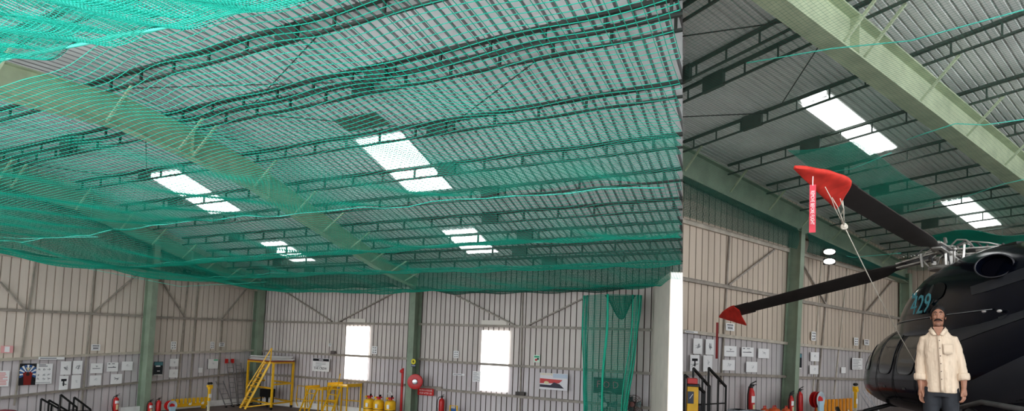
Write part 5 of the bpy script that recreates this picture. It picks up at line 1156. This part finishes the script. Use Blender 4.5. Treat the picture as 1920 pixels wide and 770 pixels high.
for s in (-1,1):
    mb.tube(ARM[s],[.045,.038,.031,.024],12)
    w_=V(ARM[s][3]); dn=V((-.02*s if s<0 else .0,-.05,-1)).normalized()
    # palm and five fingers
    k_=w_+dn*.075; mb.tube([w_,w_+dn*.03,w_+dn*.06,k_+dn*.005],[.022,.028,.031,.026],12)
    for f in range(4):
        off=V(((f-1.5)*.0145*(.55),(f-1.5)*.014,0)); L0=(.038,.043,.041,.033)[f]
        a=k_+off; b=a+dn*L0; c=b+(dn*.8+V((-s*.45,-.15,0))).normalized()*L0*.65; e=c+(dn*.35+V((-s*.9,-.2,0))).normalized()*L0*.5
        mb.tube([a-dn*.02,a,b,c,e],[.0100,.0098,.0092,.0082,.0065],8)
    a=w_+dn*.028+V((-s*.012,-.024,0)); b=a+V((-s*.008,-.022,-.030)); c=b+V((-s*.004,-.010,-.030)); mb.tube([w_+dn*.015,a,b,c],[.014,.0125,.0105,.0075],8)
for s,lx in ((-1,-.055),(1,.09)):
    mb.tube([(lx,.01,.86),(lx+s*.015,.0,.47),(lx+s*.02,.02,.09)],[.085,.055,.036],12)
    mb.ball((lx+s*.025,-.05,.045),(.040,.115,.040),12,8)
body=remesh(mb.build('body','skin',parent=MAN),.0042,9,.5)
# face details
for s in (-1,1):
    e=MB(); e.ball((s*.025,-.0665,1.562),(.0115,.006,.0036),12,8); e=e.build('eye','eyewhite',parent=MAN,smooth=True)
    i=MB(); i.ball((s*.025,-.0715,1.562),(.0052,.0025,.0042),10,6); i.build('iris','iris',parent=e,smooth=True)
    b=MB(); b.tube([(s*.010,-.0745,1.581),(s*.026,-.0765,1.5865),(s*.043,-.064,1.580)],[.0042,.0052,.003],6); b.build('eyebrow','hair',parent=MAN,smooth=True)
b=MB(); b.tube([(-.036,-.066,1.490),(-.022,-.079,1.503),(0,-.086,1.507),(.022,-.079,1.503),(.036,-.066,1.490)],[.004,.0085,.0085,.0085,.004],8); b.build('moustache','hair',parent=MAN,smooth=True)
b=MB(); b.ball((0,-.0735,1.4885),(.019,.007,.005),12,6); b.build('lips','lip',parent=MAN,smooth=True)
b=MB(); b.ball((0,-.0455,1.452),(.030,.0225,.019),14,8); b.build('stubble_beard','stubble',parent=MAN,smooth=True)
# hair cap: short, parted, lower at the back
mb=MB(); n=28; secs=[]
for j in range(9):
    f=j/8; row=[]
    for k in range(n):
        a=2*PI*k/n; front=max(0,-math.sin(a)); zlow=1.515+.103*front**.7+.004*math.sin(7*a); ph=math.asin(max(-1,min(1,(zlow-1.565)/.088))); el=ph+(PI/2-ph)*f
        jit=1+.018*math.sin(a*9+j*2)+.012*math.sin(a*17+j)
        row.append((.0735*math.cos(el)*math.cos(a)*jit,.008+.0895*math.cos(el)*math.sin(a)*jit,1.565+.102*math.sin(el)*jit))
    secs.append(row)
addloft(mb,secs); mb.build('hair','hair',parent=MAN,smooth=True)
# shirt: body and sleeves in one surface
mb=MB()
addloft(mb,[ring(.033,.005,.742,.152,.108,wob=.03,ph=.3),ring(.033,.005,.78,.153,.110,wob=.03,ph=.6),ring(.03,.005,.88,.146,.110,wob=.025,ph=1.1),ring(.022,.005,1.0,.142,.112,wob=.02,ph=1.7),ring(.012,.005,1.12,.143,.113,wob=.02,ph=2.2),ring(.006,.005,1.22,.145,.112,wob=.012),ring(.004,.008,1.295,.142,.100),ring(.004,.012,1.340,.122,.082),ring(.003,.014,1.375,.092,.070),ring(.002,.016,1.402,.070,.062)])
for s in (-1,1):
    A=[V(p) for p in ARM[s]]; cuff=A[1].lerp(A[2],.78)
    pts=[A[0]+V((-s*.03,0,.005)),A[0],A[0].lerp(A[1],.35),A[0].lerp(A[1],.7),A[1],A[1].lerp(A[2],.4),cuff]
    mb.tube(pts,[.040,.052,.056,.054,.052,.050,.048],16)
shirt=remesh(mb.build('shirt','shirt',parent=MAN),.0065,6,.5)
tx_=bpy.data.textures.new('cloth_folds','CLOUDS'); tx_.noise_scale=.075; dm=shirt.modifiers.new('Folds','DISPLACE'); dm.texture=tx_; dm.strength=.014; dm.mid_level=.5
for s in (-1,1):
    A=[V(p) for p in ARM[s]]; d=(A[2]-A[1]).normalized(); c0=A[1].lerp(A[2],.66); mb=MB()
    mb.lathe([(.044,-.006),(.060,.0),(.064,.02),(.062,.045),(.058,.064),(.046,.070)],c0,d,20); o=mb.build('rolled_cuff','shirt',parent=MAN,smooth=True)
    mb=MB(); mb.lathe([(.058,.0),(.0645,.004),(.058,.010)],c0+d*.028,d,20); mb.build('cuff_fold','shirtdark',parent=o,smooth=True)
# collar flaps, placket, buttons, pocket, hem
for s in (-1,1):
    mb=MB(); mb.add([(s*.058,.035,1.435),(s*.062,-.012,1.428),(s*.046,-.056,1.402),(s*.012,-.092,1.345),(s*.044,-.098,1.338),(s*.078,-.050,1.378),(s*.088,.0,1.392),(s*.080,.045,1.402)],[(0,1,6,7),(1,2,5,6),(2,3,4,5)]); mb.build('collar','shirt',parent=MAN,smooth=True,solid=.005)
mb=MB(); mb.add([(-.010,-.084,1.352),(.014,-.084,1.352),(.004,-.046,1.40),(-.002,-.046,1.40)],[(0,1,2,3)]); mb.add([(-.050,-.062,1.430),(.050,-.062,1.430),(.003,-.099,1.322)],[(0,1,2)]); mb.build('open_neck','skin',parent=MAN)
cy=lambda z:-float(np.interp(z,[.74,.88,1.0,1.12,1.22,1.295,1.345],[.106,.110,.112,.115,.114,.103,.086]))-.004
cxp=lambda z:float(np.interp(z,[.74,1.0,1.22,1.34],[.036,.026,.014,.008]))
mb=MB(); zs_=np.linspace(1.335,.752,18); mb.grid([[(cxp(z)-.017,cy(z)-.004,z),(cxp(z)+.017,cy(z)-.006,z)] for z in zs_]); pk=mb.build('button_placket','shirt',parent=MAN,solid=.006,smooth=True)
for z in (1.285,1.205,1.125,1.045,.965,.885): mb=MB(); mb.lathe([(.001,0),(.0055,0),(.0055,.003),(.001,.003)],(cxp(z),cy(z)-.009,z),(0,-1,0),10); mb.build('button',mat('brown_button',(.10,.06,.04),.4),parent=pk)
mb=MB(); P_=[]
for z in (1.245,1.22,1.18,1.135): P_.append([(x,-.118*(1-(abs(x-.008)/.165)**2.3)**(1/2.3)-.006,z+(.012*(abs(x-.085)/.045) if z<1.15 else 0)) for x in (.042,.06,.085,.11,.128)])
mb.grid(P_); mb.build('breast_pocket','shirt',parent=MAN,solid=.004,smooth=True)
mb=MB(); mb.tube([(.042,-.123,1.245),(.085,-.108,1.247),(.128,-.087,1.246)],.0025,5); mb.build('pocket_edge','shirtdark',parent=MAN)
# trousers and shoes
mb=MB(); addloft(mb,[ring(.03,.01,.70,.142,.098),ring(.028,.01,.80,.138,.098),ring(.026,.01,.92,.130,.092)])
for s,lx in ((-1,-.052),(1,.10)): mb.tube([(lx,.01,.80),(lx+s*.008,.005,.62),(lx+s*.012,.0,.45),(lx+s*.018,.02,.07)],[.086,.080,.066,.056],18)
remesh(mb.build('trousers','trouser',parent=MAN),.009,5,.5)
for s,lx in ((-1,-.052),(1,.10)):
    mb=MB(); mb.ball((lx+s*.025,-.055,.038),(.048,.130,.042),14,8); mb.box((lx+s*.025-.045,-.175,.0),(lx+s*.025+.045,.07,.02)); mb.build('shoe','rubber',parent=MAN,smooth=40)
# low step he stands on (its front is below the picture)
c=V((ME_.x,ME_.y,0)); mb=MB(); ax=V((math.cos(myaw),math.sin(myaw),0)); ay=V((-ax.y,ax.x,0))
mb.prism([V((q.x,q.y,HZ_)) for q in (c-ax*.6-ay*.5,c+ax*.6-ay*.5,c+ax*.6+ay*.4,c-ax*.6+ay*.4)],(0,0,FZ-HZ_)); struct(mb.build('floor_4','concrete'))
# ------------------------------------------------------------------ camera
cd=bpy.data.cameras.new('camera'); cam=bpy.data.objects.new('camera',cd); COL.objects.link(cam); SC.camera=cam
FPX,CXP,CYP,PIT,ROL=(1150.0, 1020.0, 589.617792, 0.05569, 0.035018)
cd.sensor_fit='HORIZONTAL'; cd.sensor_width=36.; cd.lens=36.*FPX/1920.
cd.shift_x=(960-CXP)/1920.; cd.shift_y=(CYP-385)/1920.; cd.clip_start=.05; cd.clip_end=200
# forward, right, up from pitch and roll
cp,sp=math.cos(PIT),math.sin(PIT); cr,sr=math.cos(ROL),math.sin(ROL)
right=V((1,0,0)); up=V((0,-sp,cp)); fwd=V((0,cp,sp))
r2=right*cr+up*sr; u2=up*cr-right*sr
mw=Matrix((( r2.x,u2.x,-fwd.x,0),(r2.y,u2.y,-fwd.y,0),(r2.z,u2.z,-fwd.z,HC),(0,0,0,1)))
cam.matrix_world=mw
# ------------------------------------------------------------------ light
w=bpy.data.worlds.new('world'); SC.world=w; w.use_nodes=True
bg=w.node_tree.nodes['Background']; bg.inputs['Color'].default_value=(.93,.97,1,1); bg.inputs['Strength'].default_value=3.6
SC.view_settings.view_transform='Standard'; SC.view_settings.look='Medium High Contrast'; SC.view_settings.exposure=0.; SC.view_settings.gamma=1.
SC.cycles.use_denoising=True; SC.cycles.max_bounces=8; SC.cycles.diffuse_bounces=5; SC.cycles.transparent_max_bounces=16
SC.cycles.use_adaptive_sampling=True; SC.cycles.adaptive_threshold=.02
SC.cycles.sample_clamp_indirect=6
